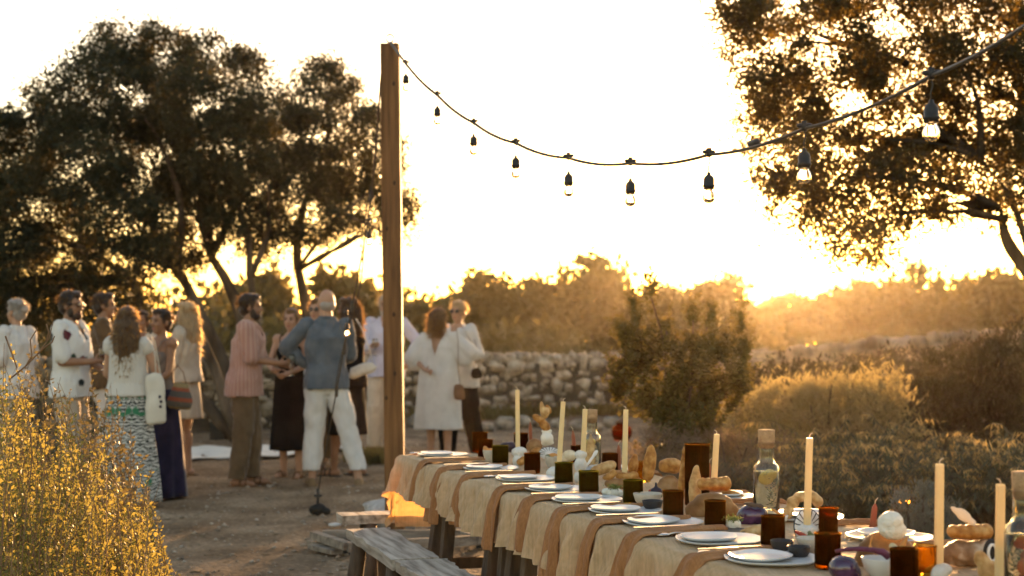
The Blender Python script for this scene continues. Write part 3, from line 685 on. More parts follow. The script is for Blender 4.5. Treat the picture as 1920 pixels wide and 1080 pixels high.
# string lights
def bulb_mats():
    g = glassm('clear_bulb_glass', (1, .97, .9), .0, 1.12)
    m, t, N, L = nodes_of('filament'); e = N.new('ShaderNodeEmission'); e.inputs[0].default_value = (1, .62, .25, 1); e.inputs[1].default_value = 14; L.new(e.outputs[0], N['Material Output'].inputs[0])
    return g, m
BULB, FIL = bulb_mats()
def bulb_proto(lab, name='festoon_bulb'):
    t = thing(name, lab, 'light bulb', (0, 0, 0), group='festoon bulbs on the string')
    mb = MB(); mb.beam((0, 0, -.016), (0, 0, .02), .016, .022); mb.cap((-.016, 0, .004), (.016, 0, .004), .0085, .0085, 8)
    obj('clip', mb.mesh('clip', black_rubber), t)
    obj('drop_wire', MB().tube([(0, 0, -.012), (.004, 0, -.035), (-.002, 0, -.06), (0, 0, -.085)], .0022, 5).mesh('wire', cable_m), t)
    s = obj('socket', MB().lathe([(.0005, -.078), (.006, -.08), (.0075, -.09), (.016, -.098), (.0195, -.108), (.0195, -.132), (.0225, -.134), (.0225, -.139), (.0195, -.141), (.0195, -.150), (.0005, -.151)], 16).mesh('socket', black_rubber), t)
    obj('globe', MB().lathe([(.013, -.150), (.0135, -.156), (.019, -.166), (.0225, -.180), (.021, -.194), (.014, -.205), (.0005, -.209)], 18).mesh('globe', BULB), t)
    mb = MB()
    for a in range(4): mb.tube([(.0045*math.cos(a*1.57), .0045*math.sin(a*1.57), -.160), (.006*math.cos(a*1.57), .006*math.sin(a*1.57), -.19)], .0022, 5)
    obj('filament', mb.mesh('filament', FIL), t)
    return t
SB = [(732, 80, 9.36)]+[(u, v, 9.4-5.65*(i+1)/9) for i, (u, v) in enumerate([(761, 119), (820, 178), (888, 230), (967, 268), (1066, 296), (1182, 306), (1329, 290), (1508, 241), (1746, 143)])]+[(1920, 50, 3.24), (2150, -90, 2.75)]
pts = []
for i in range(len(SB)-1):                                  # a little sag between the clips
    a, b = P(*SB[i]), P(*SB[i+1])
    for k in range(8): q = k/8; p = a.lerp(b, q); p.z -= .016*4*q*(1-q)*(0 if i == 0 else 1)*(.5 if i > 8 else 1); pts.append(p)
pts.append(P(*SB[-1]))
mb = MB(); mb.tube(pts, [.0045+.0042*min(1, max(0, (p.y-3)/5)) for p in pts], 6); mb.tube([p+Vector((.003, 0, .005)) for p in pts[70:]], .003, 5)
obj('string_light_cable', mb.mesh('cable', cable_m), None, cat='cable', label='black string-light cable sagging from the timber post to the upper right corner')
j = P(1413, 268, 9.4-5.65*7.45/9); dj = (P(1508, 241, 9.4-5.65*8/9)-P(1329, 290, 9.4-5.65*7/9)).normalized()
obj('cable_joiner', MB().cap(j-dj*.022, j+dj*.022, .011, .011, 8).mesh('joiner', black_rubber), None, cat='cable joiner', label='black plug joint on the string-light cable in front of the right tree')
bp0 = None; WHERE = ['first festoon bulb beside the top of the timber post', 'second festoon bulb along the string from the timber post', 'third festoon bulb along the string from the timber post', 'fourth festoon bulb along the string from the timber post',
    'fifth festoon bulb from the post, left of the lowest sag', 'festoon bulb at the lowest sag of the string, against white sky', 'festoon bulb just left of the right-hand tree, against the sky', 'smaller of two festoon bulbs in front of the right-hand tree', 'largest and nearest festoon bulb, glowing before the right-hand tree']
for i in range(9):
    p = P(*SB[i+1]); p.z += .006
    if bp0 is None: bp0 = bulb_proto(WHERE[0]); bp0.location = p; bp0.scale = (.98, .98, .85)
    else: b = dup(bp0, p, rnd.uniform(-.3, .3), WHERE[i], scale=(.98, .98, .85))
# guy line with its own bulbs down to a weight on the dirt
anch = G(596, 962); anch.z = .16
gl = [P(716, 120, PD), P(700, 330, PD+.25), P(686, 440, PD+.45), P(655, 600, PD+.85), P(626, 760, 10.6), anch]
spl = []
for i in range(len(gl)-1):
    for k in range(6): spl.append(gl[i].lerp(gl[i+1], k/6))
spl.append(gl[-1])
mb = MB(); mb.tube(spl, .0055, 5); mb.tube([p+Vector((.03*math.sin(i*.5)*(1-abs(i/15-1)), .01, 0)) for i, p in enumerate(spl[:24])], .004, 5)
for i in (8, 17, 20, 23): mb.cap(spl[i]-Vector((0, 0, .03)), spl[i]+Vector((.005, 0, .03)), .014, .012, 7)
obj('guy_cable', mb.mesh('guy', cable_m), None, cat='cable', label='dark guy cable slanting from the post top down to a weight on the dirt')
dup(bp0, P(692, 412, PD+.4), 0, 'small festoon bulb hanging on the guy cable left of the post')
dup(bp0, P(650, 586, PD+.8), 0, 'bright festoon bulb on the guy cable at the back of the blue-shirted man')
an = thing('cable_weight', 'black lumpy weight anchoring the guy cable on the dirt', 'weight', (anch.x, anch.y, 0), scale=(.62, .62, .8))
mb = MB(); mb.ell((0, 0, .04), (.10, .08, .055)); mb.ell((-.05, .02, .03), (.06, .06, .04)); mb.ell((.09, 0, .02), (.07, .05, .03))
obj('bag', rough_up(mb.mesh('bag', mat('black_cloth', [(.012, .011, .01), (.03, .028, .025)], rough=.9)), .012, 16, 2), an)
obj('stake', MB().tube([(0, 0, .06), (.0, 0, .24)], .018, 8).beam((-.05, 0, .17), (.05, 0, .17), .02, .02).mesh('stake', black_rubber), an)

# ================================================================== table, cloth, benches
T0 = .77
E0 = Vector((-.562, 7.10, 0)); TD = Vector((.2974, -.9547, 0)).normalized(); TN = Vector((.9547, .2974, 0)).normalized(); TW, TL = .80, 5.0
def TP(s, t, z=T0): return E0+TD*s+TN*t+Vector((0, 0, z))
tab = thing('dining_table', 'long trestle dining table laid for a meal, running from the post to the lower right', 'table', E0)
for k in range(4):
    a, b = TP(.02, TW*(k+.5)/4, T0-.022), TP(TL, TW*(k+.5)/4, T0-.022); board('plank', tab, a, b, TW/4-.006, .034, dark_wood, E0)
for s in (.42, 1.32, 1.62, 2.75, 3.9):
    for t, tz in ((.12, -.10), (.68, .10)):
        board('leg', tab, TP(s+.04, t, T0-.04), TP(s+.04, t+tz, 0), .075, .06, dark_wood, E0, TN)
        board('leg', tab, TP(s+.10, t+.02, T0-.04), TP(s+.30, t+tz, 0), .06, .05, dark_wood, E0, TN)
    board('stretcher', tab, TP(s+.07, .07, .3), TP(s+.07, .73, .3), .03, .05, dark_wood, E0)
def linen(name, a, b, tcol, trans, sc=150):
    m = mat(name, [(.3, a), (.7, b)], rough=.9, scale=7, spec=.1, trans=trans, tcol=tcol, sheen=.15, detail=6)
    N, L = m.node_tree.nodes, m.node_tree.links; tc = [n for n in N if n.type == 'TEX_COORD'][0]
    hs = []
    for st in ((1, .04, .04), (.04, 1, .3)):
        mp = N.new('ShaderNodeMapping'); mp.inputs['Scale'].default_value = st; nz = N.new('ShaderNodeTexNoise'); nz.inputs['Scale'].default_value = sc; nz.inputs['Detail'].default_value = 3
        mp.inputs['Rotation'].default_value = (0, 0, -TROT); L.new(tc.outputs['Object'], mp.inputs[0]); L.new(mp.outputs[0], nz.inputs['Vector']); hs.append(nz.outputs[0])
    ad = N.new('ShaderNodeMath'); L.new(hs[0], ad.inputs[0]); L.new(hs[1], ad.inputs[1])
    bp = N.new('ShaderNodeBump'); bp.inputs['Strength'].default_value = .8; bp.inputs['Distance'].default_value = .005; L.new(ad.outputs[0], bp.inputs['Height'])
    L.new(bp.outputs[0], N['Principled BSDF'].inputs['Normal'])
    old = N['Principled BSDF'].inputs['Base Color'].links[0].from_socket; vr = ramp(N, [(.35, (.72, .70, .66)), (.65, (1.12, 1.12, 1.1))]); ha = N.new('ShaderNodeMath'); ha.operation = 'MULTIPLY'; ha.inputs[1].default_value = .5  # thread streaks; bump lows also darkened in the colour as wrinkle shade
    L.new(ad.outputs[0], ha.inputs[0]); L.new(ha.outputs[0], vr.inputs[0]); mx = N.new('ShaderNodeMix'); mx.data_type = 'RGBA'; mx.blend_type = 'MULTIPLY'; mx.inputs[0].default_value = 1.0
    L.new(old, mx.inputs[6]); L.new(vr.outputs[0], mx.inputs[7]); L.new(mx.outputs[2], N['Principled BSDF'].inputs['Base Color'])
    return m
cloth_m = linen('linen_cloth', (.66, .45, .265), (.80, .58, .365), (.80, .44, .16), .33)
nap_m = linen('terracotta_linen', (.36, .15, .058), (.49, .225, .095), (.6, .25, .08), .2, 220)
# cloth as one sheet: the part past the table's edge hangs down
su = np.concatenate([np.arange(-.40, 0, .016), np.arange(0, TL+.01, .0085)]); tv = np.concatenate([np.arange(-.19, .0, .0105), np.arange(0, TW, .02), np.arange(TW, TW+.26, .02)])
SS, TT = np.meshgrid(su, tv); 
qs = np.clip(SS, .0, TL); qt = np.clip(TT, .0, TW); ds_, dt_ = SS-qs, TT-qt; Ld = np.hypot(ds_, dt_); dirs = ds_/np.maximum(Ld, 1e-6); dirt = dt_/np.maximum(Ld, 1e-6)
pz = np.stack([SS, TT, 0*SS], -1)
hang = sstep(0, .05, Ld)
fold = (.009*np.sin(SS*27+5*vnoise(pz, 2.3, 3))*(abs(dirt) > .5)+.020*vnoise(pz*np.array([1, .12, 1]), 24, 5)+.017*vnoise(pz*np.array([1, .12, 1]), 44, 8)+.007*vnoise(pz*np.array([.5, .6, 1]), 40, 9))*sstep(.0, .12, Ld)
fold += (.03*np.sin(TT*14+1.0))*(abs(dirs) > .7)*sstep(.0, .35, Ld)
flare = .022*np.sqrt(Ld/.1+1e-9)*sstep(0, .03, Ld)+.07*Ld+.16*Ld*np.minimum(abs(ds_), abs(dt_))/.25*(dt_ < 0)+fold
rr = .012; ang = np.minimum(Ld/rr, math.pi/2)
ox = np.where(Ld > 0, rr*np.sin(ang)+flare, 0)
hem = 1+(-.10+.07*np.clip(SS, 0, 3))*(dt_ < 0)+.05*np.sin(SS*5.1)+.03*np.sin(SS*17+1)
dz = np.where(Ld > 0, -(rr*(1-np.cos(ang))+np.maximum(Ld-rr*math.pi/2, 0)*hem*.97), 0)
wr = (.0035*vnoise(pz*np.array([1, .5, 1]), 9, 11)+.0018*vnoise(pz, 26, 12)+.0012*vnoise(pz, 60, 14))*(1-.6*hang)
zz = T0+.002+dz+wr+.004*(Ld <= 0)
s_ = qs+dirs*ox; t_ = qt+dirt*ox
V = np.stack([TD.x*s_+TN.x*t_, TD.y*s_+TN.y*t_, zz], -1).reshape(-1, 3)
n1, n2 = SS.shape; I = np.arange(n1*n2).reshape(n1, n2); Q = np.stack([I[:-1, :-1], I[:-1, 1:], I[1:, 1:], I[1:, :-1]], -1).reshape(-1, 4)
obj('tablecloth', np_mesh('tablecloth', V, Q, cloth_m), None, E0, cat='tablecloth', label='creased sand-coloured linen tablecloth hanging over the long table')
# benches
def bench(lab, a, b, width, planks, legs, z=.46, th=.045):
    a, b = Vector(a), Vector(b); a.z = b.z = 0; t = thing('wooden_bench', lab, 'bench', (a.x, a.y, 0)); o = Vector((a.x, a.y, 0)); d = (b-a).normalized(); nrm = Vector((-d.y, d.x, 0))
    g = np.random.default_rng(int(abs(a.x)*1000))
    for (q0, q1) in planks:
        n = 26; vs = []; L = (b-a).length
        for i in range(n+1):
            p = a+d*(q0+(q1-q0)*i/n)-o; e = [float(.016*vnoise(np.array([i*.45, q0*9+k_*5, a.x]), 1.0, 3)) for k_ in (0, 1)]
            for (w_, h_) in ((-width/2-e[0], z), (-width/2-e[0]*.4+.004, z-th), (width/2+e[1]*.4-.004, z-th), (width/2+e[1], z)): vs.append(p+nrm*w_+Vector((0, 0, h_+.0006*g.normal())))
        fs = [(i*4+k, i*4+(k+1) % 4, (i+1)*4+(k+1) % 4, (i+1)*4+k) for i in range(n) for k in range(4)]+[(3, 2, 1, 0), (n*4, n*4+1, n*4+2, n*4+3)]
        mb = MB().add(vs, fs); me = mb.mesh('seat', grey_wood, smooth=False); obj('seat', me, t)
    for (q, sp) in legs:
        for sgn in (-1, 1):
            p0 = a+d*q+nrm*sgn*(width*.28)-o; p1 = a+d*(q+sp)+nrm*sgn*(width*.5)-o
            p0.z = z-th; p1.z = 0
            obj('leg', rough_up(MB().tube([p1, p0.lerp(p1, .5), p0], [.04, .038, .036], 9).mesh('leg', dark_wood), .005, 14, 3), t)
    return t
ba = G(688, 990, .46); bb = ba+TD*1.02
bench('weathered grey plank bench beside the table, its far end by the post', ba, bb, .20, [(0, .985)], [(.12, -.10), (.85, .10)])
bench('weathered grey plank bench cut off by the bottom edge, nearer than the other', ba+TD*1.01+TN*.012, ba+TD*2.6+TN*.012, .205, [(0, .52), (.53, 1.6)], [(.12, -.08), (1.3, .1)])
hb = G(632, 969, .46); hb2 = hb+TN*1.0
bench('pale plank bench set across the head of the table, its far end beside the post', hb+Vector((0, .1, 0)), hb2+Vector((0, .1, 0)), .16, [(0, 1.0)], [(.15, 0), (.85, 0)])

# ================================================================== place settings
glaze = mat('white_stoneware', [(.3, (.48, .495, .50)), (.7, (.58, .595, .59))], rough=.34, scale=12, spec=.5, bump=.08, bscale=20)
def plate_mesh(r, seed):
    pr = [(.0005, .004), (r*.6, .004), (r*.62, .0), (r*.66, .0), (r*.93, .006), (r*1.0, .0105), (r*1.0, .013), (r*.97, .0125), (r*.8, .0085), (r*.7, .0075), (.0005, .0075)]
    mb = MB().lathe(pr, 40); me = mb.mesh('plate', glaze); c = co(me); a = np.arctan2(c[:, 1], c[:, 0]); k = 1+.02*np.sin(2*a+seed)+.012*np.sin(5*a+seed*2)+.008*np.sin(9*a)
    c[:, :2] *= k[:, None]; c[:, 2] += .0012*np.sin(3*a+seed)*(np.hypot(c[:, 0], c[:, 1])/r)**2; set_co(me, c); return me
BIG = [plate_mesh(.124, i) for i in range(3)]; SMALL = [plate_mesh(.082, 5+i) for i in range(3)]
ORD = ['first', 'second', 'third', 'fourth', 'fifth', 'sixth', 'seventh', 'eighth', 'ninth', 'tenth']
PL = [(831, 858), (921, 884), (985, 904), (1046, 924), (1100, 944), (1171, 965), (1243, 988), (1349, 1021), (1447, 1058)]
def st_of(p): q = p-E0; return q.dot(TD), q.dot(TN)
FOLD = [(795, 870), (840, 882), (893, 896), (944, 921), (998, 940), (1063, 960), (1132, 982), (1200, 1006), (1301, 1049)]
spots = []
for i, (u, v) in enumerate(PL):
    p = G(u, v, T0); s, t = st_of(p); spots.append((s, max(t, .145), 'left', i))
for i in range(5): spots.append((3.9+.37*i-.02-0.45, .175, 'left', 9+i)) if False else None
ks = mat('cutlery_steel', [(.55, .5, .46), (.7, .66, .62)], metal=1.0, rough=.25, scale=30)
def knife_mesh():
    prof = [(-.105, .0045), (-.1, .0065), (-.03, .0055), (-.015, .004), (0, .007), (.06, .008), (.095, .006), (.108, .001)]
    vs = []; 
    for x, h in prof: vs += [(x, -h, 0), (x, h, 0), (x, h, .0025), (x, -h, .0025)]
    n = len(prof); return MB().add(vs, [(i*4+k, i*4+(k+1) % 4, (i+1)*4+(k+1) % 4, (i+1)*4+k) for i in range(n-1) for k in range(4)]+[(3, 2, 1, 0), (n*4-4, n*4-3, n*4-2, n*4-1)]).mesh('knife', ks, smooth=False)
def spoon_mesh():
    mb = MB().tube([(-.09, 0, .003), (-.03, 0, .004), (.03, 0, .008), (.05, 0, .005)], [.004, .003, .0025, .003], 6); mb.ell((.072, 0, .005), (.026, .017, .005), 12, 6); return mb.mesh('spoon', ks)
KN, SPN = knife_mesh(), spoon_mesh()
def napkin_mesh(seed, ltop, drop, wd):
    g = np.random.default_rng(seed); n, m = 30, 14; V = np.zeros((n+1, m+1, 3))
    for i in range(n+1):
        q = i/n; L = ltop+drop; l = q*L; k = .38+.5*sstep(ltop*.25, ltop+.02, l)
        for j in range(m+1):
            a = j/m-.5; wv = wd*k*(1+.55*sstep(ltop+.02, L, l)*(.6+.8*((seed*37) % 10)/10))
            cr = .010*math.cos(a*math.pi)*(1.4-k*.6)+(.004+.010*sstep(ltop, L, l))*math.sin(a*(9+seed % 4)+seed*1.7+q*2)*k
            if l < ltop: x, z, yx = ltop-l, .006+cr, 0.0
            else:
                r = .02; e = l-ltop; an = min(e/r, math.pi/2); x = -r*math.sin(an)-.02*sstep(0, .1, e)-.11*max(e-.03, 0)-cr*.9-.012*(j % 2)*0; z = .006+cr*(1-an/1.571)-r*(1-math.cos(an))-max(e-r*1.571, 0)
            V[i, j] = (x, a*wv+.006*math.sin(q*7+seed), z+.001*g.normal())
    I = np.arange((n+1)*(m+1)).reshape(n+1, m+1); Q = np.stack([I[:-1, :-1], I[:-1, 1:], I[1:, 1:], I[1:, :-1]], -1).reshape(-1, 4)
    me = np_mesh('napkin', V.reshape(-1, 3), Q, nap_m); return modified(me, [('SOLIDIFY', dict(thickness=.004, offset=1)), ('SUBSURF', dict(levels=1))])
pos_word = lambda i: f'{ORD[i]} bench-side place from the far end' if i < 6 else ['third nearest bench-side place', 'second nearest bench-side place', 'nearest bench-side place'][i-6]
for (s, t, side, i) in spots:
    where = f'the {pos_word(i)}'
    b = TP(s, t, T0+.007)
    obj('dinner_plate', BIG[i % 3], None, b, (0, 0, rnd.uniform(0, 6)), cat='plate', group='white dinner plates', label=f'white dinner plate at {where}')
    obj('side_plate', SMALL[i % 3], None, TP(s-.005, t-.03, T0+.0145), (rnd.uniform(-.02, .02), 0, rnd.uniform(0, 6)), cat='plate', group='small white side plates', label=f'small white side plate at {where}')
    fs, ft_ = st_of(G(*FOLD[i], T0)); lt = .29
    obj('napkin', napkin_mesh(i, lt, (.19, .25, .215, .24)[i % 4], .115), None, TP(fs+.035, ft_*.3+.0, T0+.006), (0, 0, math.atan2(TN.y, TN.x)+rnd.uniform(-.13, .13)), cat='napkin', group='terracotta napkins over the table edge', label=f'terracotta napkin over the table edge at {where}')
    kp = TP(fs+.0, .115, T0+.026)
    obj('knife', KN, None, kp, (0, .0, math.atan2(TN.y, TN.x)+rnd.uniform(-.04, .04)), cat='knife', group='steel table knives', label=f'steel knife on the napkin at {where}')
    sp = obj('spoon', SPN, None, TP(s-.152, t-.04, T0+.009), (0, 0, math.atan2(TN.y, TN.x)+math.pi+rnd.uniform(-.1, .1)), cat='spoon', group='steel table spoons', label=f'steel spoon left of the plates at {where}')
for k, (u, v, w_) in enumerate([(1591, 974, 0), (1640, 985, 1), (1722, 1014, 2), (1425, 936, 3), (1385, 921, 4), (1180, 886, 5), (1217, 884, 6)]):
    wh = ['beside the sunlit tumbler on the far side', 'behind the short brown candle on the far side', 'right of the large round loaf on the far side', 'behind the middle water bottle', 'behind the tall sliced loaf near the round bun', 'behind the pointed bread on the far side', 'behind the tall pointed baguette on the far side'][w_]
    p = G(u, v, T0); s, t = st_of(p); t = min(max(t, .5), TW-.13); 
    if k == 1: continue
    obj('dinner_plate', BIG[k % 3], None, TP(s, t, T0+.007), (0, 0, k), cat='plate', group='white dinner plates', label=f'white dinner plate {wh}')
    obj('side_plate', SMALL[k % 3], None, TP(s-.03, t+.01, T0+.0145), (0, 0, k*2), cat='plate', group='small white side plates', label=f'small white side plate {wh}')
    nm = obj('napkin', napkin_mesh(40+k, .22, .17, .1), None, TP(s+.18, TW+.0, T0+.006), (0, 0, math.atan2(TN.y, TN.x)+math.pi), cat='napkin', group='terracotta napkins over the table edge', label=f'terracotta napkin by the plate {wh}')

# ================================================================== glassware, bottles
amber = glassm('amber_glass', (.38, .15, .022), .05); olive_g = glassm('olive_glass', (.38, .34, .055), .05); honey = glassm('honey_glass', (.9, .66, .25), .12); clear_g = glassm('bottle_glass', (.96, .97, .95), .01, 1.45)
def tumbler_mesh(r, h, m, seed):
    pr = [(.0005, 0), (r*.9, 0), (r*.98, .004), (r, h*.3), (r*.985, h*.7), (r*.99, h-.006), (r*1.025, h-.003), (r*1.01, h), (r*.95, h+.0005), (r*.915, h-.003), (r*.90, h*.5), (r*.86, .011), (.0005, .009)]
    me = MB().lathe(pr, 28).mesh('tumbler', m); return rough_up(me, .0012, 30, seed)
def on_table(u, v, r):                         # base centre of a round thing whose front foot is seen at (u, v)
    p = G(u, v, T0+.007); p.z = 0; d = Vector((p.x, p.y, 0)).normalized(); q = p+d*r; q.z = T0+.006; return q
TUM = [(900, 821+27, 29, .10, amber, 'amber tumbler furthest left at the far end, behind its twin'), (910, 862, 29, .095, amber, 'amber tumbler at the far end beside the first plates'), (938, 872, 31, .088, olive_g, 'olive green tumbler nearest the far end of the table'),
       (998, 888, 31, .086, amber, 'dark amber tumbler between the two far olive tumblers'), (1057, 912, 34, .092, olive_g, 'olive green tumbler left of the leaning cream candle in the white block'), (1104, 931, 37, .092, olive_g, 'olive green tumbler in front of the pale oval loaf'),
       (1187, 948, 37, .086, olive_g, 'olive green tumbler right of the herbed cheese, nearest of the green ones'), (1262, 974, 39, .09, amber, 'dark amber tumbler left of the big boulder loaf'), (1341, 995, 40, .088, amber, 'dark amber tumbler standing in front of the big boulder loaf'),
       (1449, 1029, 45, .088, amber, 'dark amber tumbler behind the two small black bowls'), (1552, 1068, 49, .088, amber, 'dark amber tumbler behind the glossy aubergine'), (1695, 1104, 52, .09, amber, 'dark amber tumbler in front of the vegetable bowl, at the bottom edge'),
       (977, 845, 27, .09, amber, 'sunlit amber tumbler behind the furthest cream candle'), (1083, 868, 26, .08, amber, 'small amber tumbler behind the short brown candle, mostly hidden'), (1144, 889, 31, .088, amber, 'sunlit amber tumbler behind the bread rolls near the clear bottle'), (1206, 905, 28, .085, honey, 'golden tumbler behind the pointed roll, mostly hidden'),
       (1553, 1012, 36, .09, amber, 'sunlit amber tumbler right of the striped white shell'), (1735, 1082, 40, .075, honey, 'honey-coloured glass cup right of the vegetable bowl')]
for i, (u, v, wpx, h, m, lab) in enumerate(TUM):
    D = F*(EYE-T0)/(v-HV); r = wpx/2/F*D*1.0
    obj('tumbler', tumbler_mesh(r, h, m, i), None, on_table(u, v, r), (0, 0, i), cat='tumbler', group='coloured glass tumblers', label=lab)
D = F*(EYE-T0)/(950-HV); me = tumbler_mesh(.043, .213, amber, 40); obj('pitcher', me, None, on_table(1307, 950, .043), cat='glass pitcher', label='tall straight amber glass pitcher standing behind the baguettes')
water = glassm('water', (.97, .96, .9), 0.0, 1.33); cork = mat('cork', [(.34, .2, .1), (.52, .34, .19)], scale=60, rough=.95, bump=.5)
herb = leaf_mat('rosemary_leaf', (.05, .065, .03), (.1, .12, .05), .4); lemon = mat('lemon_slice', [(.75, .6, .15), (.85, .75, .35)], rough=.5, trans=.4)
grapefruit = mat('grapefruit', [(.62, .17, .07), (.75, .28, .12)], rough=.5, trans=.4)
def bottle(lab, loc, Rb, H, fill, fruit):
    t = thing('water_bottle', lab, 'bottle', loc); rn = Rb*.6; sh = H*.50; nk = H*.64; hb_ = H*.86
    out = [(.0005, 0), (Rb*.92, 0), (Rb, .006), (Rb, sh), (Rb*.93, sh+.018), (rn*1.15, nk-.012), (rn, nk), (rn, hb_-.004), (rn*1.06, hb_-.002), (rn*1.06, hb_)]
    inn = [(max(r-.0035, .0005), z+(.005 if i < 2 else 0)) for i, (r, z) in enumerate(out)][::-1]
    obj('glass', MB().lathe(out+inn, 36).mesh('glass', clear_g), t)
    lv = sh*fill; rw = Rb-.0042
    obj('water', MB().lathe([(.0005, .0062), (rw-.004, .0062), (rw, .011), (rw, lv), (.0005, lv)], 28).mesh('water', water), t)
    rc = rn-.0042; obj('cork', MB().lathe([(.0005, hb_-.022), (rc, hb_-.022), (rn*1.02, hb_+.004), (rn*1.08, H), (rn*1.0, H+.002), (.0005, H+.002)], 20).mesh('cork', cork), t)
    g = np.random.default_rng(int(Rb*1e4)+len(lab)); Cs = []; ds = []
    mbs = MB()
    for k in range(3):
        a = Vector((g.uniform(-.5, .5)*Rb, g.uniform(-.4, .4)*Rb, .02)); b = Vector((g.uniform(-.55, .55)*Rb, g.uniform(-.4, .4)*Rb, sh*.95))
        for q in np.linspace(0, 1, 60): Cs.append(a.lerp(b, q)); ds.append(Vector((g.normal(), g.normal(), .7)))
    C = np.array([list(c) for c in Cs]); V, Fq = leaves(C, np.array([list(c) for c in ds]), rdir(g, len(C)), np.full(len(C), .014), np.full(len(C), .0028)); obj('herb_sprig', np_mesh('herb', V, Fq, herb, smooth=False), t)
    mb = MB()
    for k in range(4 if fruit is grapefruit else 2): mb.ell((g.uniform(-.25, .25)*Rb, -.3*Rb, sh*(.25+.2*k if fruit is grapefruit else .8+.1*k)), (Rb*.52, .004, Rb*.48), 14, 6, Matrix.Rotation(g.uniform(-.6, .6), 3, 'X'))
    obj('fruit_slice', mb.mesh('slice', fruit), t)
    return t
bottle('corked glass water bottle with herbs, standing before the far stone wall', on_table(1109, 880, .043), .042, .262, .9, lemon)
bottle('corked glass water bottle with rosemary, glowing in the middle of the table', on_table(1437, 962, .044), .044, .272, 1.0, lemon)
bottle('corked glass bottle with orange citrus slices, cut off by the right edge', on_table(1921, 1120, .044), .044, .275, 1.0, grapefruit)

# candles: square-cut tapers
wax = mat('cream_wax', [(.74, .60, .33), (.82, .68, .40)], rough=.45, scale=14, spec=.4, trans=.25, tcol=(.95, .72, .3)); wick_m = mat('wick', [(.7, .6, .45)], rough=.9, trans=.3)
brown_wax = mat('brown_wax', [(.24, .075, .035), (.30, .1, .05)], rough=.5, spec=.4, trans=.25, tcol=(.7, .18, .05))
def candle(lab, u0, v0, u1, v1, D, r, m, kind, short=False):
    a, b = P(u1, v1, D), P(u0, v0, D); t = thing(kind, lab, 'candle', a); d = b-a; L = d.length
    mb = MB(); x = Vector((1, 0, 0)); dn = d.normalized(); x = (x-dn*x.dot(dn)).normalized(); y = dn.cross(x)
    pr = [(0, 1.0), (.5, .97), (.985, .94), (1.0, .88)] if not short else [(0, 1.0), (.8, .93), (.86, .85), (.95, .45), (1.0, .2)]
    vs = []; n = 12
    for q, k in pr:
        for i in range(n):
            an = 2*math.pi*(i+.5)/n; sq = 1/max(abs(math.cos(an)), abs(math.sin(an)))**.55
            vs.append(d*q+(x*math.cos(an)+y*math.sin(an))*r*k*sq*.92)
    m_ = len(pr); fs = [(i*n+k, i*n+(k+1) % n, (i+1)*n+(k+1) % n, (i+1)*n+k) for i in range(m_-1) for k in range(n)]+[tuple(range(n-1, -1, -1)), tuple((m_-1)*n+k for k in range(n))]
    me = mb.add(vs, fs).mesh('wax', m, smooth=False); obj('wax', me, t)
    s = rnd.choice((-1, 1)); obj('wick', MB().tube([d*.995, d+Vector((0, 0, .007)), d+Vector((s*.004, 0, .012)), d+Vector((s*.009, 0, .014 if not short else .018))], [.0016, .0016, .0015, .0012], 5).mesh('wick', wick_m), t)
    return t
CANDLES = [(970, 731, 971, 842, 6.55, 'cream taper candle nearest the stone wall, in a white stone holder'), (1056, 753, 1048, 874, 5.9, 'leaning cream taper candle behind the olive tumbler'), (1097, 767, 1093.5, 848, 5.75, 'cream taper candle in front of the far water bottle'),
           (1173.5, 768, 1171, 890, 5.57, 'cream taper candle rising from the knotted bread roll'), (1344, 814, 1339, 902, 4.8, 'cream taper candle stuck in the round bun on the boulder loaf'), (1518, 821, 1513, 992, 4.1, 'cream taper candle before the striped white shell'),
           (1762, 870, 1760, 1066, 3.46, 'tallest cream taper candle, on a white stone beside the rustic loaf'), (1876, 908, 1874, 1098, 3.36, 'cream taper candle at the right beside the citrus bottle')]
for (u0, v0, u1, v1, D, lab) in CANDLES: candle(lab, u0, v0, u1, v1, D, .0115, wax, 'taper_candle')
for (u0, v0, u1, v1, D, r, lab) in [(994, 791, 996, 850, 6.95, .0092, 'short brown candle beside the twisted bread stack'), (1074, 807, 1079, 869, 6.65, .0095, 'leaning brown candle between two cream tapers'), (1160, 834, 1161, 889, 6.1, .0098, 'short brown candle behind the cream taper in the knotted roll'),
        (1330, 868, 1326, 934, 5.2, .0095, 'short brown candle behind the bun on the boulder loaf'), (1641, 944, 1635, 995, 4.35, .010, 'leaning brown candle beside the white cheese ball')]:
    candle(lab, u0, v0, u1, v1, D, r, brown_wax, 'short_candle', True)

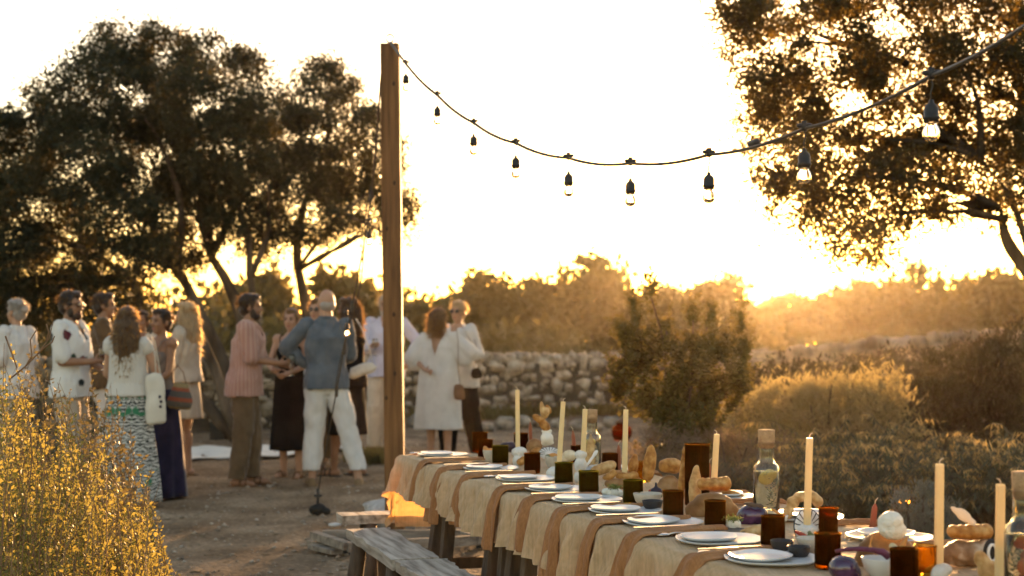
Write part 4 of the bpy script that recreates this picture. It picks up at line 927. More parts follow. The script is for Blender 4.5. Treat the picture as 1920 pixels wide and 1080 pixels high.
# ================================================================== bread, cheese, vegetables
def bread_mat(name, a, b, c, sc=6, flour=.0):
    st = [(.28, a), (.5, b), (.72, c)]
    return mat(name, st, rough=.55, scale=sc, bump=.5, bscale=45, spec=.2, detail=8, dist=.006)
golden = bread_mat('golden_crust', (.21, .07, .014), (.42, .18, .042), (.60, .34, .12), 42); brownb = bread_mat('brown_crust', (.12, .05, .016), (.26, .12, .04), (.42, .25, .12), 12)
paleb = bread_mat('pale_crust', (.32, .155, .05), (.52, .31, .125), (.68, .50, .27), 40); crumb = bread_mat('crumb', (.55, .42, .25), (.7, .58, .4), (.8, .7, .53), 30); rustic = bread_mat('floured_rustic_crust', (.12, .058, .026), (.3, .18, .1), (.66, .57, .46), 22)
def blob(name, lab, cat, parts, D, m, amp=.006, vox=.005, sm=3, seed=1, group=None, sc=22):
    """One rounded body melted from ellipsoids (u, v, half-width px, half-height px, depth ratio, tilt, depth offset) at depth D."""
    c0 = P(parts[0][0], parts[0][1], D); mb = MB()
    for (u, v, ru, rv, dr, tilt, dd) in parts:
        a, b = ru/F*D, rv/F*D; mb.ell(P(u, v, D+dd)-c0, (a, (a if a < b else b)*dr if dr < 0 else min(a, b)*dr, b), 18, 12, Matrix.Rotation(tilt, 3, 'Y'))
    me = melt(mb, vox, sm, m); rough_up(me, amp, sc, seed, 3)
    return obj(name, me, None, c0, cat=cat, label=lab, group=group)
def DT(v): return F*(EYE-T0)/(v-HV)
e = lambda u, v, a, b, dr=1.0, t=0.0, dd=0.0: (u, v, a, b, dr, t, dd)
blob('bread_roll', 'twisted bread roll balanced on the white block near the wall', 'bread', [e(1011, 786, 13, 7, 1, .5), e(1021, 799, 12, 8, 1, .8), e(1004, 780, 6, 5)], 6.8, golden, .003, .004)
blob('bread_half', 'split ear of bread standing on top of the twisted roll', 'bread', [e(1017, 768, 5, 17, 1, -.15), e(1022, 775, 7, 12, 1, .3)], 6.82, paleb, .003, .004)
blob('bread_ear', 'small toasted crust leaning behind the split ear of bread', 'bread', [e(1028, 767, 5, 10, 1, -.4)], 6.86, golden, .002, .004)
blob('cheese_block', 'white cheese block under the twisted bread roll near the far end', 'cheese', [e(1025, 808, 10, 5), e(1025, 822, 12, 12, 1.1), e(1026, 830, 12, 6, 1.2)], 6.8, mat('white_cheese', [(.66, .6, .5), (.78, .73, .64)], rough=.6, bump=.3, bscale=40), .003, .004)
blob('round_loaf', 'small dark round loaf left of the white cheese block', 'bread', [e(1001, 836, 14, 15)], 6.9, brownb, .004, .004)
blob('bread_roll', 'small oval roll in front of the small dark round loaf', 'bread', [e(1007, 846, 11, 8)], 6.85, golden, .003, .004)
white_stone = mat('white_plaster', [(.58, .55, .5), (.72, .69, .64)], rough=.8, scale=20, bump=.5, bscale=50)
blob('stone_holder', 'lumpy white stone holder under the furthest cream candle', 'candle holder', [e(973, 847, 14, 10), e(972, 864, 12, 12)], 6.5, white_stone, .004, .004)
blob('stone_holder', 'small white stone beside the olive tumbler under the leaning candle', 'candle holder', [e(1036, 887, 12, 13), e(1048, 882, 10, 12)], 5.9, white_stone, .004, .004)
blob('cheese_log', 'upright white log holding the cream candle before the far bottle', 'candle holder', [e(1089, 852, 12, 9), e(1088, 872, 12, 15), e(1088, 895, 12, 13)], 5.75, white_stone, .003, .004)
blob('pear', 'small golden face-shaped bread beside the stone holder', 'bread', [e(976, 866, 8, 7), e(981, 860, 6, 5)], 6.4, golden, .003, .004)
blob('bread_roll', 'pale crumbly bread chunk between the leaning candles', 'bread', [e(1067, 854, 13, 11), e(1060, 860, 9, 8)], 6.6, crumb, .004, .004)
blob('baguette_end', 'pointed loaf end standing in front of the far water bottle', 'bread', [e(1106, 845, 9, 27, 1, .08), e(1107, 828, 5, 15, 1, .05), e(1106, 863, 10, 14)], 6.3, paleb, .004, .004)
blob('oval_loaf', 'pale oval loaf lying behind the olive tumbler', 'bread', [e(1130, 878, 26, 11, 1, -.35), e(1122, 882, 18, 10, 1, -.3)], 5.85, paleb, .004, .004)
blob('bread_roll', 'shiny twisted roll left of the knotted roll', 'bread', [e(1142, 893, 13, 7, 1, -.3), e(1150, 886, 7, 6)], 5.35, golden, .003, .004)
blob('knotted_roll', 'knotted golden roll holding a cream candle', 'bread', [e(1168, 894, 14, 9, 1, .2), e(1182, 895, 15, 8, 1, -.4), e(1193, 901, 10, 5), e(1160, 889, 7, 6)], 5.55, golden, .004, .004)
blob('round_loaf', 'dark round loaf under the shiny twisted roll', 'bread', [e(1150, 906, 17, 10), e(1170, 908, 14, 9)], 5.5, brownb, .004, .004)
blob('baguette_end', 'short pointed bread end standing behind the knotted roll', 'bread', [e(1187, 872, 10, 18, 1, .12), e(1190, 859, 6, 9, 1, .1)], 5.6, golden, .003, .004)
blob('baguette_end', 'tall pointed baguette end standing upright left of the mushroom-shaped stack', 'bread', [e(1218, 865, 12, 32, 1, .1), e(1220, 848, 7, 16, 1, .05), e(1215, 885, 12, 18, 1, .05)], 5.55, golden, .004, .004)
blob('bread_roll', 'rounded bun balanced on a half loaf like a mushroom cap', 'bread', [e(1256, 871, 21, 13, 1.3), e(1250, 876, 15, 11, 1.3), e(1263, 877, 14, 11, 1.3)], 5.27, golden, .003, .004)
blob('half_loaf', 'brown half loaf under the mushroom-cap bun', 'bread', [e(1253, 904, 17, 14), e(1250, 914, 20, 14, 1.1)], 5.27, brownb, .005, .004)
blob('baguette', 'thin baguette leaning upright just left of the amber pitcher', 'bread', [e(1281, 870, 5, 36, 1, .04), e(1278, 910, 7, 40, 1, .04)], 5.0, golden, .003, .004)
blob('baguette', 'upright baguette in front of the amber pitcher', 'bread', [e(1303, 905, 11, 30, 1, .06), e(1305, 884, 7, 14, 1, .1), e(1302, 925, 12, 24, 1, .03)], 4.87, paleb, .004, .004)
blob('bun', 'round grooved bun with a cream candle on top of the boulder loaf', 'bread', [e(1338, 909, 31, 11, 2.2)]+[e(1338+dx, 907, 10, 12.5, 2.0-.03*abs(dx)) for dx in (-21, -10, 1, 12, 22)], 4.75, golden, .003, .004)
blob('boulder_loaf', 'big brown boulder-shaped loaf under the candle bun', 'bread', [e(1336, 948, 42, 26, .9), e(1330, 958, 44, 24, .9), e(1348, 957, 38, 22, .9), e(1310, 962, 22, 20)], 4.65, brownb, .006, .005, 3, 3)
blob('bread_slab', 'flat bread wedge right of the bun on the boulder loaf', 'bread', [e(1376, 927, 20, 7, 1, .3), e(1363, 923, 10, 7)], 5.15, golden, .003, .004)
aub = mat('aubergine_skin', [(.35, (.012, .006, .014)), (.6, (.05, .012, .05)), (.8, (.3, .12, .28))], rough=.18, scale=5, spec=.6, coat=.5)
blob('aubergine', 'striped purple aubergine beside the middle water bottle', 'aubergine', [e(1404, 966, 22, 21), e(1420, 967, 20, 19), e(1394, 970, 14, 16)], 4.45, aub, .002, .004)
blob('dark_leaf', 'dried dark stem curled on top of the striped purple aubergine', 'vegetable', [e(1408, 946, 15, 4, 1, .2), e(1424, 948, 8, 3, 1, .4)], 4.42, mat('dried_stem', [(.06, .04, .03), (.14, .09, .06)], rough=.8), .003, .003)
curd = mat('fresh_cheese', [(.66, .64, .54), (.8, .78, .7)], rough=.6, scale=30, bump=.6, bscale=60)
slate = mat('slate', [(.03, .028, .028), (.07, .065, .06)], rough=.6)
def disc(name, lab, cat, u, v, r, h, m): 
    return obj(name, rough_up(MB().lathe([(.0005, 0), (r*.9, 0), (r, h*.5), (r*.98, h), (r*.9, h*.8), (.0005, h*.7)], 26).mesh(name, m), .0006, 30, 2), None, on_table(u, v, r), cat=cat, label=lab)
def herbs(lab, u, v, D, ru, rv, seed, n=160, col=None):
    g = np.random.default_rng(seed); C = np.stack([g.normal(size=n)*ru/F*D*.5, g.normal(size=n)*ru/F*D*.3, g.normal(size=n)*rv/F*D*.35], -1)
    V, Fq = leaves(C, rdir(g, n), rdir(g, n), .008*(.6+g.random(n)), .0045*(.6+g.random(n))); obj('herb_garnish', np_mesh('herbs', V, Fq, col or HERB, smooth=False), None, P(u, v, D), cat='herbs', label=lab)
HERB = leaf_mat('dill', (.10, .13, .03), (.24, .28, .09), .4); WHITEF = mat('white_blossom', [(.75, .75, .68)], rough=.8, trans=.3)
disc('slate_plate', 'small dark slate plate under the herbed cheese between the olive tumblers', 'plate', 1150, 938, .06, .01, slate)
blob('fresh_cheese', 'mound of white cheese with herbs between two olive tumblers', 'cheese', [e(1151, 925, 16, 11), e(1140, 922, 12, 8)], 5.15, curd, .005, .004)
herbs('green herbs on the white cheese between two olive tumblers', 1152, 913, 5.1, 14, 6, 1)
disc('slate_plate', 'small dark slate plate under the cheese beside the purple aubergine', 'plate', 1372, 1003, .055, .01, slate)
blob('fresh_cheese', 'white cheese mound with herbs in front of the purple aubergine', 'cheese', [e(1373, 984, 16, 15), e(1372, 992, 18, 9)], 4.3, curd, .005, .004)
herbs('green herbs on the white cheese before the purple aubergine', 1375, 972, 4.25, 16, 6, 2)
blob('bread_piece', 'torn flat bread piece between the white cheese and an amber tumbler', 'bread', [e(1408, 998, 22, 12, 1, -.2), e(1420, 992, 14, 8)], 4.2, paleb, .005, .004)
pot_l = mat('speckled_clay', [(.42, .37, .3), (.56, .5, .42)], rough=.6, scale=40); pot_d = mat('black_clay', [(.022, .021, .022), (.045, .042, .042)], rough=.55, scale=30); pot_w = mat('white_clay', [(.58, .57, .54), (.7, .69, .66)], rough=.45)
def bowl(lab, u, v, wpx, hpx, m):
    D = DT(v); r = wpx/2/F*D; h = hpx/F*D
    pr = [(.0005, 0), (r*.5, 0), (r*.55, .003), (r*.85, h*.45), (r, h*.96), (r*.99, h), (r*.94, h*.98), (r*.8, h*.5), (r*.5, h*.16), (.0005, h*.14)]
    return obj('bowl', rough_up(MB().lathe(pr, 28).mesh('bowl', m), .0008, 25, int(u)), None, on_table(u, v, r*.6), cat='bowl', label=lab)
veg = {k: mat('veg_'+n_, [c1, c2], rough=.4, scale=25, spec=.4, trans=.15) for k, n_, c1, c2 in (('g', 'green', (.10, .12, .04), (.2, .21, .1)), ('r', 'red', (.3, .03, .015), (.42, .06, .03)), ('o', 'orange', (.6, .22, .04), (.72, .33, .08)), ('y', 'cream', (.55, .47, .26), (.66, .58, .38)), ('p', 'purple', (.09, .015, .035), (.2, .04, .08)), ('k', 'black', (.02, .015, .02), (.05, .03, .05)))}
def veg_pile(group, items, D):
    for (nm, lab, col, parts) in items: blob(nm, lab, 'vegetable', [e(*q) for q in parts], D, veg[col], .0012, .0035, 2, 5)
bowl('pale clay bowl of vegetables between the olive and amber tumblers', 1214, 952, 54, 26, pot_l); bowl('small dark bowl in front of the pale vegetable bowl', 1223, 959, 39, 20, pot_d)
veg_pile('', [('pickle', 'grey-green pickle in the pale clay bowl', 'g', [(1207, 928, 15, 7, 1, .2), (1215, 932, 10, 6)]), ('red_pepper', 'red pepper piece in the pale clay bowl', 'r', [(1221, 925, 6, 9, 1, -.4), (1226, 930, 6, 6)]), ('fig', 'dark fig behind the red pepper in the pale clay bowl', 'k', [(1230, 922, 13, 9), (1230, 910, 3, 7)]), ('gherkin', 'small round gherkin at the right of the pale clay bowl', 'g', [(1236, 929, 7, 6)])], 5.0)
bowl('pale bowl of orange vegetables among the far candles', 1034, 876, 26, 20, pot_l)
veg_pile('', [('carrot_slice', 'orange carrot chunks in the far pale bowl', 'o', [(1037, 854, 10, 5), (1044, 857, 5, 4)]), ('leek_slice', 'green leaf pieces in the far pale bowl', 'g', [(1028, 856, 7, 5)])], 6.45)
bowl('pale bowl beside the far olive tumbler', 918, 866, 26, 22, pot_l)
veg_pile('', [('carrot_piece', 'carrot pieces in the bowl beside the far olive tumbler', 'o', [(911, 843, 5, 8, 1, -.4), (920, 845, 8, 5)])], 6.72)
blob('aubergine', 'small dark aubergine at the far end behind the olive tumbler', 'aubergine', [e(950, 838, 14, 10), e(958, 838, 10, 10)], 7.0, veg['k'], .002, .004)
blob('bread_piece', 'flat toasted crusts lying beyond the furthest plates', 'bread', [e(846, 851, 18, 3, 2.5), e(862, 850, 13, 3, 2.5)], 7.2, golden, .003, .004)
bowl('small black bowl in front of an amber tumbler', 1466, 1041, 43, 27, pot_d); bowl('small black bowl of olives beside the stone pickle bowl', 1498, 1051, 43, 26, pot_d)
mb = MB(); 
for k in range(14): a = rnd.uniform(0, 6.28); q = rnd.uniform(0, .022); mb.ell((q*math.cos(a), q*math.sin(a), rnd.uniform(-.004, .003)), (.008, .0065, .0065), 8, 5)
obj('olive', mb.mesh('olives', veg['g']), None, P(1498, 1028, 3.765), kind='stuff', cat='olives', label='green olives filling the small black bowl')
bowl('rough pale stone bowl of pickles before the striped shell', 1524, 1040, 60, 30, pot_l)
veg_pile('', [('red_pepper', 'dark red pepper slice lying on the stone pickle bowl', 'r', [(1503, 1002, 14, 5, 1, .4), (1494, 997, 6, 4, 1, .5)]), ('gherkin', 'pale green gherkin in the stone pickle bowl', 'g', [(1520, 1006, 11, 7, 1, -.3)]), ('caper_berry', 'round dark caper above the stone pickle bowl', 'g', [(1518, 999, 5, 5)]), ('pickle', 'knobbly grey-green pickle at the right of the stone pickle bowl', 'g', [(1539, 1006, 10, 7), (1534, 1009, 8, 6)])], 3.87)
# striped shells: white half rounds with black ribs
shell_w = mat('shell_white', [(.7, .71, .72), (.78, .79, .8)], rough=.5, spec=.4)
black_paint = mat('black_line', [(.015, .013, .015)], rough=.5)
def shell(lab, u, v, D, ru, rv, tilt=0.0):
    c = P(u, v, D); t = thing('striped_shell', lab, 'shell', c); a, b = ru/F*D, rv/F*D
    obj('body', MB().ell((0, 0, 0), (a, a*.28, b), 24, 14).mesh('body', shell_w), t, (0, 0, 0), (0, tilt, 0))
    for k in range(11):
        th = R(-100+20*k)+R(90); mbp = []
        for q in (.42, .6, .8, .97):
            x, z = a*q*math.cos(th), b*q*math.sin(th); y = -a*.28*math.sqrt(max(0, 1-q*q)); mbp.append((x, y-.0008, z))
        if math.sin(th) > -.35: obj('rib', MB().tube(mbp, [.0007, .0011, .0015, .0019], 5).mesh('rib', black_paint), t, rot=(0, tilt, 0))
    obj('rim', MB().tube([(a*math.cos(q), 0, b*math.sin(q)) for q in np.linspace(-.6, 3.74, 30)], .002, 5).mesh('rim', black_paint), t, rot=(0, tilt, 0))
    return t
shell('white rounded shell with black ribs behind the cream candle', 1514, 987, 4.17, 25, 33)
shell('white shell with black ribs lying among the far breads', 1030, 850, 6.8, 20, 12)
blob('stone_holder', 'pale stone base of the candle before the striped shell', 'candle holder', [e(1513, 994, 21, 13), e(1515, 1004, 20, 9)], 4.1, white_stone, .004, .004)
blob('white_bread', 'arched pale bread curling over the striped shell', 'bread', [e(1478, 960, 9, 18, 1.5, .25), e(1486, 942, 12, 11, 1.3, .7), e(1502, 931, 15, 9, 1.5), e(1520, 930, 15, 9, 1.5, .2), e(1533, 940, 10, 10, 1.4)], 4.5, paleb, .002, .004)
blob('butter_knife', 'white blade-shaped spreader leaning by the cheese log', 'utensil', [e(1108, 862, 3, 22, .6, .62), e(1116, 850, 4, 8, .5, .62)], 5.9, shell_w, .0005, .003)
bowl('small white bowl of pickled stalks behind the striped aubergine', 1456, 985, 44, 18, pot_w)
blob('rhubarb_stalk', 'pale pink stalk lying across the small white bowl', 'vegetable', [e(1425, 956, 15, 4, 1, .2), e(1448, 964, 18, 4.5, 1, .25)], 4.48, veg['y'], .001, .0035)
blob('orange_peel', 'thin orange strip over the rim of the small white bowl', 'vegetable', [e(1453, 958, 10, 2.6, 1, .6), e(1465, 964, 10, 3, 1, .1)], 4.42, veg['o'], .0005, .003)
# right-hand group
blob('boulder_loaf', 'large round brown loaf leaning under the white cheese ball', 'bread', [e(1660, 1040, 50, 42, .7), e(1655, 1062, 56, 38, .7), e(1690, 1050, 34, 38, .7)], 3.62, brownb, .006, .005, 3, 9)
blob('cheese_ball', 'white cheese ball propped on the large round brown loaf', 'cheese', [e(1669, 978, 23, 21), e(1673, 995, 24, 18), e(1664, 988, 18, 22)], 3.56, curd, .004, .004)
blob('flat_bread', 'small pale bread tucked behind the large round loaf', 'bread', [e(1622, 1004, 15, 8), e(1640, 998, 14, 7)], 4.25, paleb, .004, .004)
herbs('tiny white blossoms scattered beside the large round loaf', 1590, 1018, 4.1, 22, 16, 3, 220, WHITEF)
bowl('white bowl heaped with pickled vegetables before the large loaf', 1650, 1084, 68, 36, pot_w)
veg_pile('', [('carrot_strip', 'curved orange carrot strip rising from the white vegetable bowl', 'o', [(1634, 1011, 3, 13, 1, .3), (1632, 1027, 5, 7)]), ('carrot_piece', 'orange carrot chunk in the white vegetable bowl', 'o', [(1644, 1035, 9, 8, 1, .6), (1655, 1034, 7, 6)]), ('beet_slice', 'dark red beet slice in the white vegetable bowl', 'p', [(1642, 1043, 14, 6, 1, -.5)]),
    ('leek_piece', 'pale leek piece in the white vegetable bowl', 'y', [(1676, 1029, 9, 13, 1, -.5)]), ('carrot_piece', 'bright carrot finger at the right of the white vegetable bowl', 'o', [(1691, 1025, 6, 14, 1, .6), (1698, 1013, 4, 9, 1, .3)]), ('pickle', 'pale green pickle in the front of the white vegetable bowl', 'y', [(1663, 1045, 15, 8)])], 3.5)
mb = MB().tube([P(u, v, 3.45) for u, v in ((1566, 1034), (1585, 1030), (1610, 1029), (1635, 1031), (1655, 1035), (1667, 1044))], [.004, .0055, .006, .0065, .009, .010], 9)
me = mb.mesh('long_aubergine', veg['p']); b = P(1610, 1029, 3.45); set_co(me, co(me)-np.array(b)); obj('long_stalk', me, None, b, cat='vegetable', label='long thin purple stalk reaching left from the white vegetable bowl')
blob('aubergine', 'glossy dark aubergine with a jagged calyx at the bottom edge', 'aubergine', [e(1582, 1066, 27, 27), e(1590, 1075, 24, 20), e(1598, 1068, 12, 14)], 3.43, aub, .003, .004, 3, 8)
blob('stone_holder', 'rough white stone under the tallest candle', 'candle holder', [e(1756, 1075, 21, 18), e(1766, 1068, 16, 12), e(1748, 1085, 20, 14)], 3.45, white_stone, .005, .004)
blob('rustic_loaf', 'floured rustic loaf with torn crust at the right of the table', 'bread', [e(1815, 1036, 46, 26, 1.1), e(1845, 1032, 32, 24, 1.1), e(1790, 1045, 26, 20)], 3.6, rustic, .009, .005, 2, 12)
blob('bun', 'ridged golden bun on top of the rustic loaf', 'bread', [e(1819, 999, 42, 13, 2.0)]+[e(1819+dx, 996.5, 12, 15-.06*abs(dx), 1.9-.015*abs(dx)) for dx in (-31, -16, 0, 16, 30)], 3.6, golden, .002, .004)
blob('leaf_slice', 'pale oval slice with a grey spot standing on the ridged bun', 'food slice', [e(1793, 958, 14, 6, .4, .7), e(1806, 966, 18, 11, .3, .7), e(1822, 979, 10, 7, .4, .7)], 3.59, mat('pale_slice', [(.66, .58, .48), (.74, .67, .57)], rough=.5, trans=.3), .001, .0035)
c = P(1858, 1036, 3.44); t = thing('eye_disc', 'black oval disc with a white ring at the right end of the rustic loaf', 'disc', c, .25)
obj('body', MB().ell((0, 0, 0), (.022, .006, .034), 20, 10).mesh('disc', black_paint), t); obj('ring', MB().tube([(.011*math.cos(q), -.0062, .020*math.sin(q)) for q in np.linspace(0, 6.283, 24)], .0035, 6).mesh('ring', shell_w), t)
blob('baguette_end', 'pale loaf end leaning in front of the rustic loaf', 'bread', [e(1842, 1052, 14, 24, 1, -.5), e(1856, 1075, 22, 26, 1, -.5)], 3.42, paleb, .004, .004)
# lanterns standing on the ground
def lantern(lab, loc, r, h, m, flame=True):
    t = thing('glass_lantern', lab, 'lantern', loc)
    obj('glass', MB().lathe([(r*.7, 0), (r*.95, h*.2), (r, h*.45), (r*.85, h*.62), (r*.55, h*.72), (r*.6, h*.8), (r*.56, h*.8), (r*.5, h*.72), (r*.8, h*.6), (r*.94, h*.45), (r*.9, h*.2), (.0005, .006)], 22).mesh('glass', m), t)
    obj('cap', MB().lathe([(.0005, h*.82), (r*.66, h*.8), (r*.7, h*.86), (r*.35, h*.97), (.0005, h)], 18).mesh('cap', mat('lantern_cap', [(.12, .06, .03)], rough=.6)), t)
    if flame:
        for k in (-1, 1): obj('flame', MB().ell((k*r*.3, -r*.2, h*.3), (r*.16, r*.16, r*.16), 10, 7).mesh('flame', FIL), t)
lantern('amber glass lantern with two glowing points on the gravel behind the lavender', gpt(P(1692, 0, 9.0).x, 9.0, .29), .09, .14, honey)
obj('log_stool', rough_up(MB().lathe([(.0005, 0), (.12, 0), (.11, .28), (.0005, .29)], 18).mesh('stool', dark_wood), .006, 12, 2), None, gpt(P(1692, 0, 9.0).x, 9.0, -.005), cat='stump', label='low log stump under the amber lantern beyond the table')
red_g = glassm('red_orange_glass', (.85, .22, .03), .08)
lantern('red-orange glass lantern on the dirt left of the leafy shrub', gpt(P(1166, 0, 19.4).x, 19.4), .14, .30, red_g, False)
lantern('small orange glass lantern half hidden in the dry bushes', gpt(P(1223, 0, 17.5).x, 17.5), .07, .17, red_g, False)
# ================================================================== people
skin_l = mat('fair_skin', [(.36, .19, .12), (.43, .245, .16)], rough=.5, scale=6, spec=.35, sheen=.1); skin_t = mat('tanned_skin', [(.22, .105, .058), (.29, .145, .082)], rough=.5, scale=6, spec=.35, sheen=.1)
LOOSE = {}
def hairm(name, a, b, tcol):
    m_ = mat(name, [a, b], rough=.45, scale=30, stretch=(3, 3, .3), spec=.4, trans=.3, tcol=tcol, sheen=.5); LOOSE[m_.name] = mat(name+'_loose', [a, b], rough=.45, scale=30, spec=.4, trans=.65, tcol=tcol); return m_
hair_dark = hairm('dark_hair', (.014, .010, .008), (.035, .024, .018), (.30, .17, .07)); hair_brown = hairm('brown_hair', (.055, .032, .018), (.13, .08, .045), (.60, .38, .17)); hair_blond = hairm('blond_hair', (.30, .21, .12), (.48, .36, .22), (.95, .7, .36)); hair_grey = hairm('grey_hair', (.25, .23, .21), (.45, .42, .39), (.5, .42, .33))
def fab(name, a, b, trans=.0, tcol=None, sc=9, bump=.35, rough=.9): return mat(name, [a, b], rough=rough, scale=sc, spec=.1, sheen=.3, bump=bump, bscale=60, trans=trans, tcol=tcol, dist=.006)
white_linen = fab('white_linen', (.56, .545, .52), (.67, .655, .63), .12, (.8, .66, .5)); black_fab = mat('black_fabric', [(.008, .0075, .0075), (.015, .014, .014)], rough=.95, scale=9, spec=.05); brown_tr = fab('brown_cotton', (.10, .066, .038), (.15, .10, .06)); brown_sh = fab('brown_linen', (.085, .052, .028), (.13, .082, .045))
denim = fab('blue_grey_linen', (.07, .088, .108), (.115, .138, .16)); beige = fab('beige_linen', (.46, .38, .29), (.58, .49, .39)); lav = fab('lavender_linen', (.46, .45, .56), (.56, .55, .66), .1); taupe = fab('taupe_rib', (.15, .115, .095), (.2, .155, .13)); navy = fab('navy_cotton', (.014, .012, .028), (.026, .022, .05)); beige_d = fab('beige_cotton', (.38, .31, .24), (.5, .42, .33)); canvas = fab('canvas_cloth', (.55, .51, .44), (.66, .62, .54), .1)
leather = mat('brown_leather', [(.10, .045, .02), (.17, .08, .035)], rough=.5, scale=12); tan_leather = mat('tan_suede', [(.16, .10, .05), (.24, .155, .085)], rough=.8); dark_lens = mat('dark_lens', [(.02, .012, .01), (.04, .02, .015)], rough=.15, spec=.6); lip_m = mat('lip', [(.33, .11, .09)], rough=.45); eye_m = mat('eye_dark', [(.02, .014, .012)], rough=.2, spec=.6)
def striped(N, L, c):
    sx = N.new('ShaderNodeSeparateXYZ'); L.new(c, sx.inputs[0]); at = N.new('ShaderNodeMath'); at.operation = 'ARCTAN2'; L.new(sx.outputs[1], at.inputs[0]); L.new(sx.outputs[0], at.inputs[1])
    ml = N.new('ShaderNodeMath'); ml.operation = 'MULTIPLY'; ml.inputs[1].default_value = 38; L.new(at.outputs[0], ml.inputs[0]); sn = N.new('ShaderNodeMath'); sn.operation = 'SINE'; L.new(ml.outputs[0], sn.inputs[0])
    r = ramp(N, [(.0, (.36, .195, .155)), (.9, (.43, .265, .22))]); L.new(sn.outputs[0], r.inputs[0]); return r.outputs[0]
pink_stripe = pattern(fab('pink_stripe', (.3, .1, .1), (.5, .3, .3)), striped)
def floral(N, L, c):
    v = N.new('ShaderNodeTexVoronoi'); v.inputs['Scale'].default_value = 7.5; v.inputs['Randomness'].default_value = 1; L.new(c, v.inputs['Vector'])
    nz = N.new('ShaderNodeTexNoise'); nz.inputs['Scale'].default_value = 28; L.new(c, nz.inputs['Vector'])
    ad = N.new('ShaderNodeMath'); ad.operation = 'MULTIPLY_ADD'; ad.inputs[1].default_value = .3; L.new(nz.outputs[0], ad.inputs[0]); L.new(v.outputs['Distance'], ad.inputs[2])
    msk = ramp(N, [(.48, (1, 1, 1)), (.53, (0, 0, 0))]); L.new(ad.outputs[0], msk.inputs[0])
    hc = ramp(N, [(.0, (.03, .06, .045)), (.35, (.10, .02, .03)), (.6, (.02, .025, .025)), (.85, (.08, .13, .09))], 'CONSTANT'); sp = N.new('ShaderNodeSeparateColor'); L.new(v.outputs['Color'], sp.inputs[0]); L.new(sp.outputs[0], hc.inputs[0])
    gt = N.new('ShaderNodeMath'); gt.operation = 'GREATER_THAN'; gt.inputs[1].default_value = .3; L.new(sp.outputs[1], gt.inputs[0])
    ml = N.new('ShaderNodeMath'); ml.operation = 'MULTIPLY'; L.new(msk.outputs[0], ml.inputs[0]); L.new(gt.outputs[0], ml.inputs[1])
    mx = N.new('ShaderNodeMix'); mx.data_type = 'RGBA'; mx.inputs[6].default_value = (.6, .59, .56, 1); L.new(ml.outputs[0], mx.inputs[0]); L.new(hc.outputs[0], mx.inputs[7]); return mx.outputs[2]
floral_m = pattern(fab('floral_print', (.7, .7, .7), (.7, .7, .7)), floral)
def ikat(N, L, c):
    sx = N.new('ShaderNodeSeparateXYZ'); L.new(c, sx.inputs[0])
    pp = N.new('ShaderNodeMath'); pp.operation = 'PINGPONG'; pp.inputs[1].default_value = .075; L.new(sx.outputs[0], pp.inputs[0])
    cb = N.new('ShaderNodeCombineXYZ'); L.new(pp.outputs[0], cb.inputs[0]); L.new(sx.outputs[2], cb.inputs[2])
    wv = N.new('ShaderNodeTexWave'); wv.bands_direction = 'Z'; wv.inputs['Scale'].default_value = 11; wv.inputs['Distortion'].default_value = 10; wv.inputs['Detail'].default_value = 3; wv.inputs['Detail Scale'].default_value = 2.2; L.new(cb.outputs[0], wv.inputs['Vector'])
    r = ramp(N, [(.30, (.035, .04, .04)), (.45, (.16, .17, .165)), (.62, (.50, .50, .47))]); L.new(wv.outputs[0], r.inputs[0])
    nz = N.new('ShaderNodeTexNoise'); nz.inputs['Scale'].default_value = 10; L.new(cb.outputs[0], nz.inputs['Vector'])
    g = ramp(N, [(.58, (0, 0, 0)), (.64, (1, 1, 1))]); L.new(nz.outputs[0], g.inputs[0])
    mx = N.new('ShaderNodeMix'); mx.data_type = 'RGBA'; L.new(g.outputs[0], mx.inputs[0]); L.new(r.outputs[0], mx.inputs[6]); mx.inputs[7].default_value = (.03, .16, .085, 1); return mx.outputs[2]
ikat_m = pattern(fab('green_ikat_print', (.5, .5, .5), (.5, .5, .5)), ikat)
def banded(N, L, c):
    sx = N.new('ShaderNodeSeparateXYZ'); L.new(c, sx.inputs[0]); ad = N.new('ShaderNodeMath'); ad.operation = 'MULTIPLY_ADD'; ad.inputs[1].default_value = 3.4; ad.inputs[2].default_value = .5; L.new(sx.outputs[2], ad.inputs[0])
    r = ramp(N, [(0, (.26, .18, .08)), (.18, (.10, .085, .07)), (.34, (.27, .07, .035)), (.46, (.09, .08, .07)), (.64, (.27, .07, .035)), (.74, (.24, .17, .08))], 'CONSTANT'); L.new(ad.outputs[0], r.inputs[0]); return r.outputs[0]
band_m = pattern(mat('banded_weave', [(.2, .2, .2)], rough=.9, bump=.6, bscale=60), banded)
def knit(N, L, c):
    r = N.new('ShaderNodeRGB'); r.outputs[0].default_value = (.52, .50, .46, 1); return r.outputs[0]
knit_m = pattern(fab('cream_knit', (.6, .58, .54), (.68, .66, .62), bump=.8, sc=30), knit)

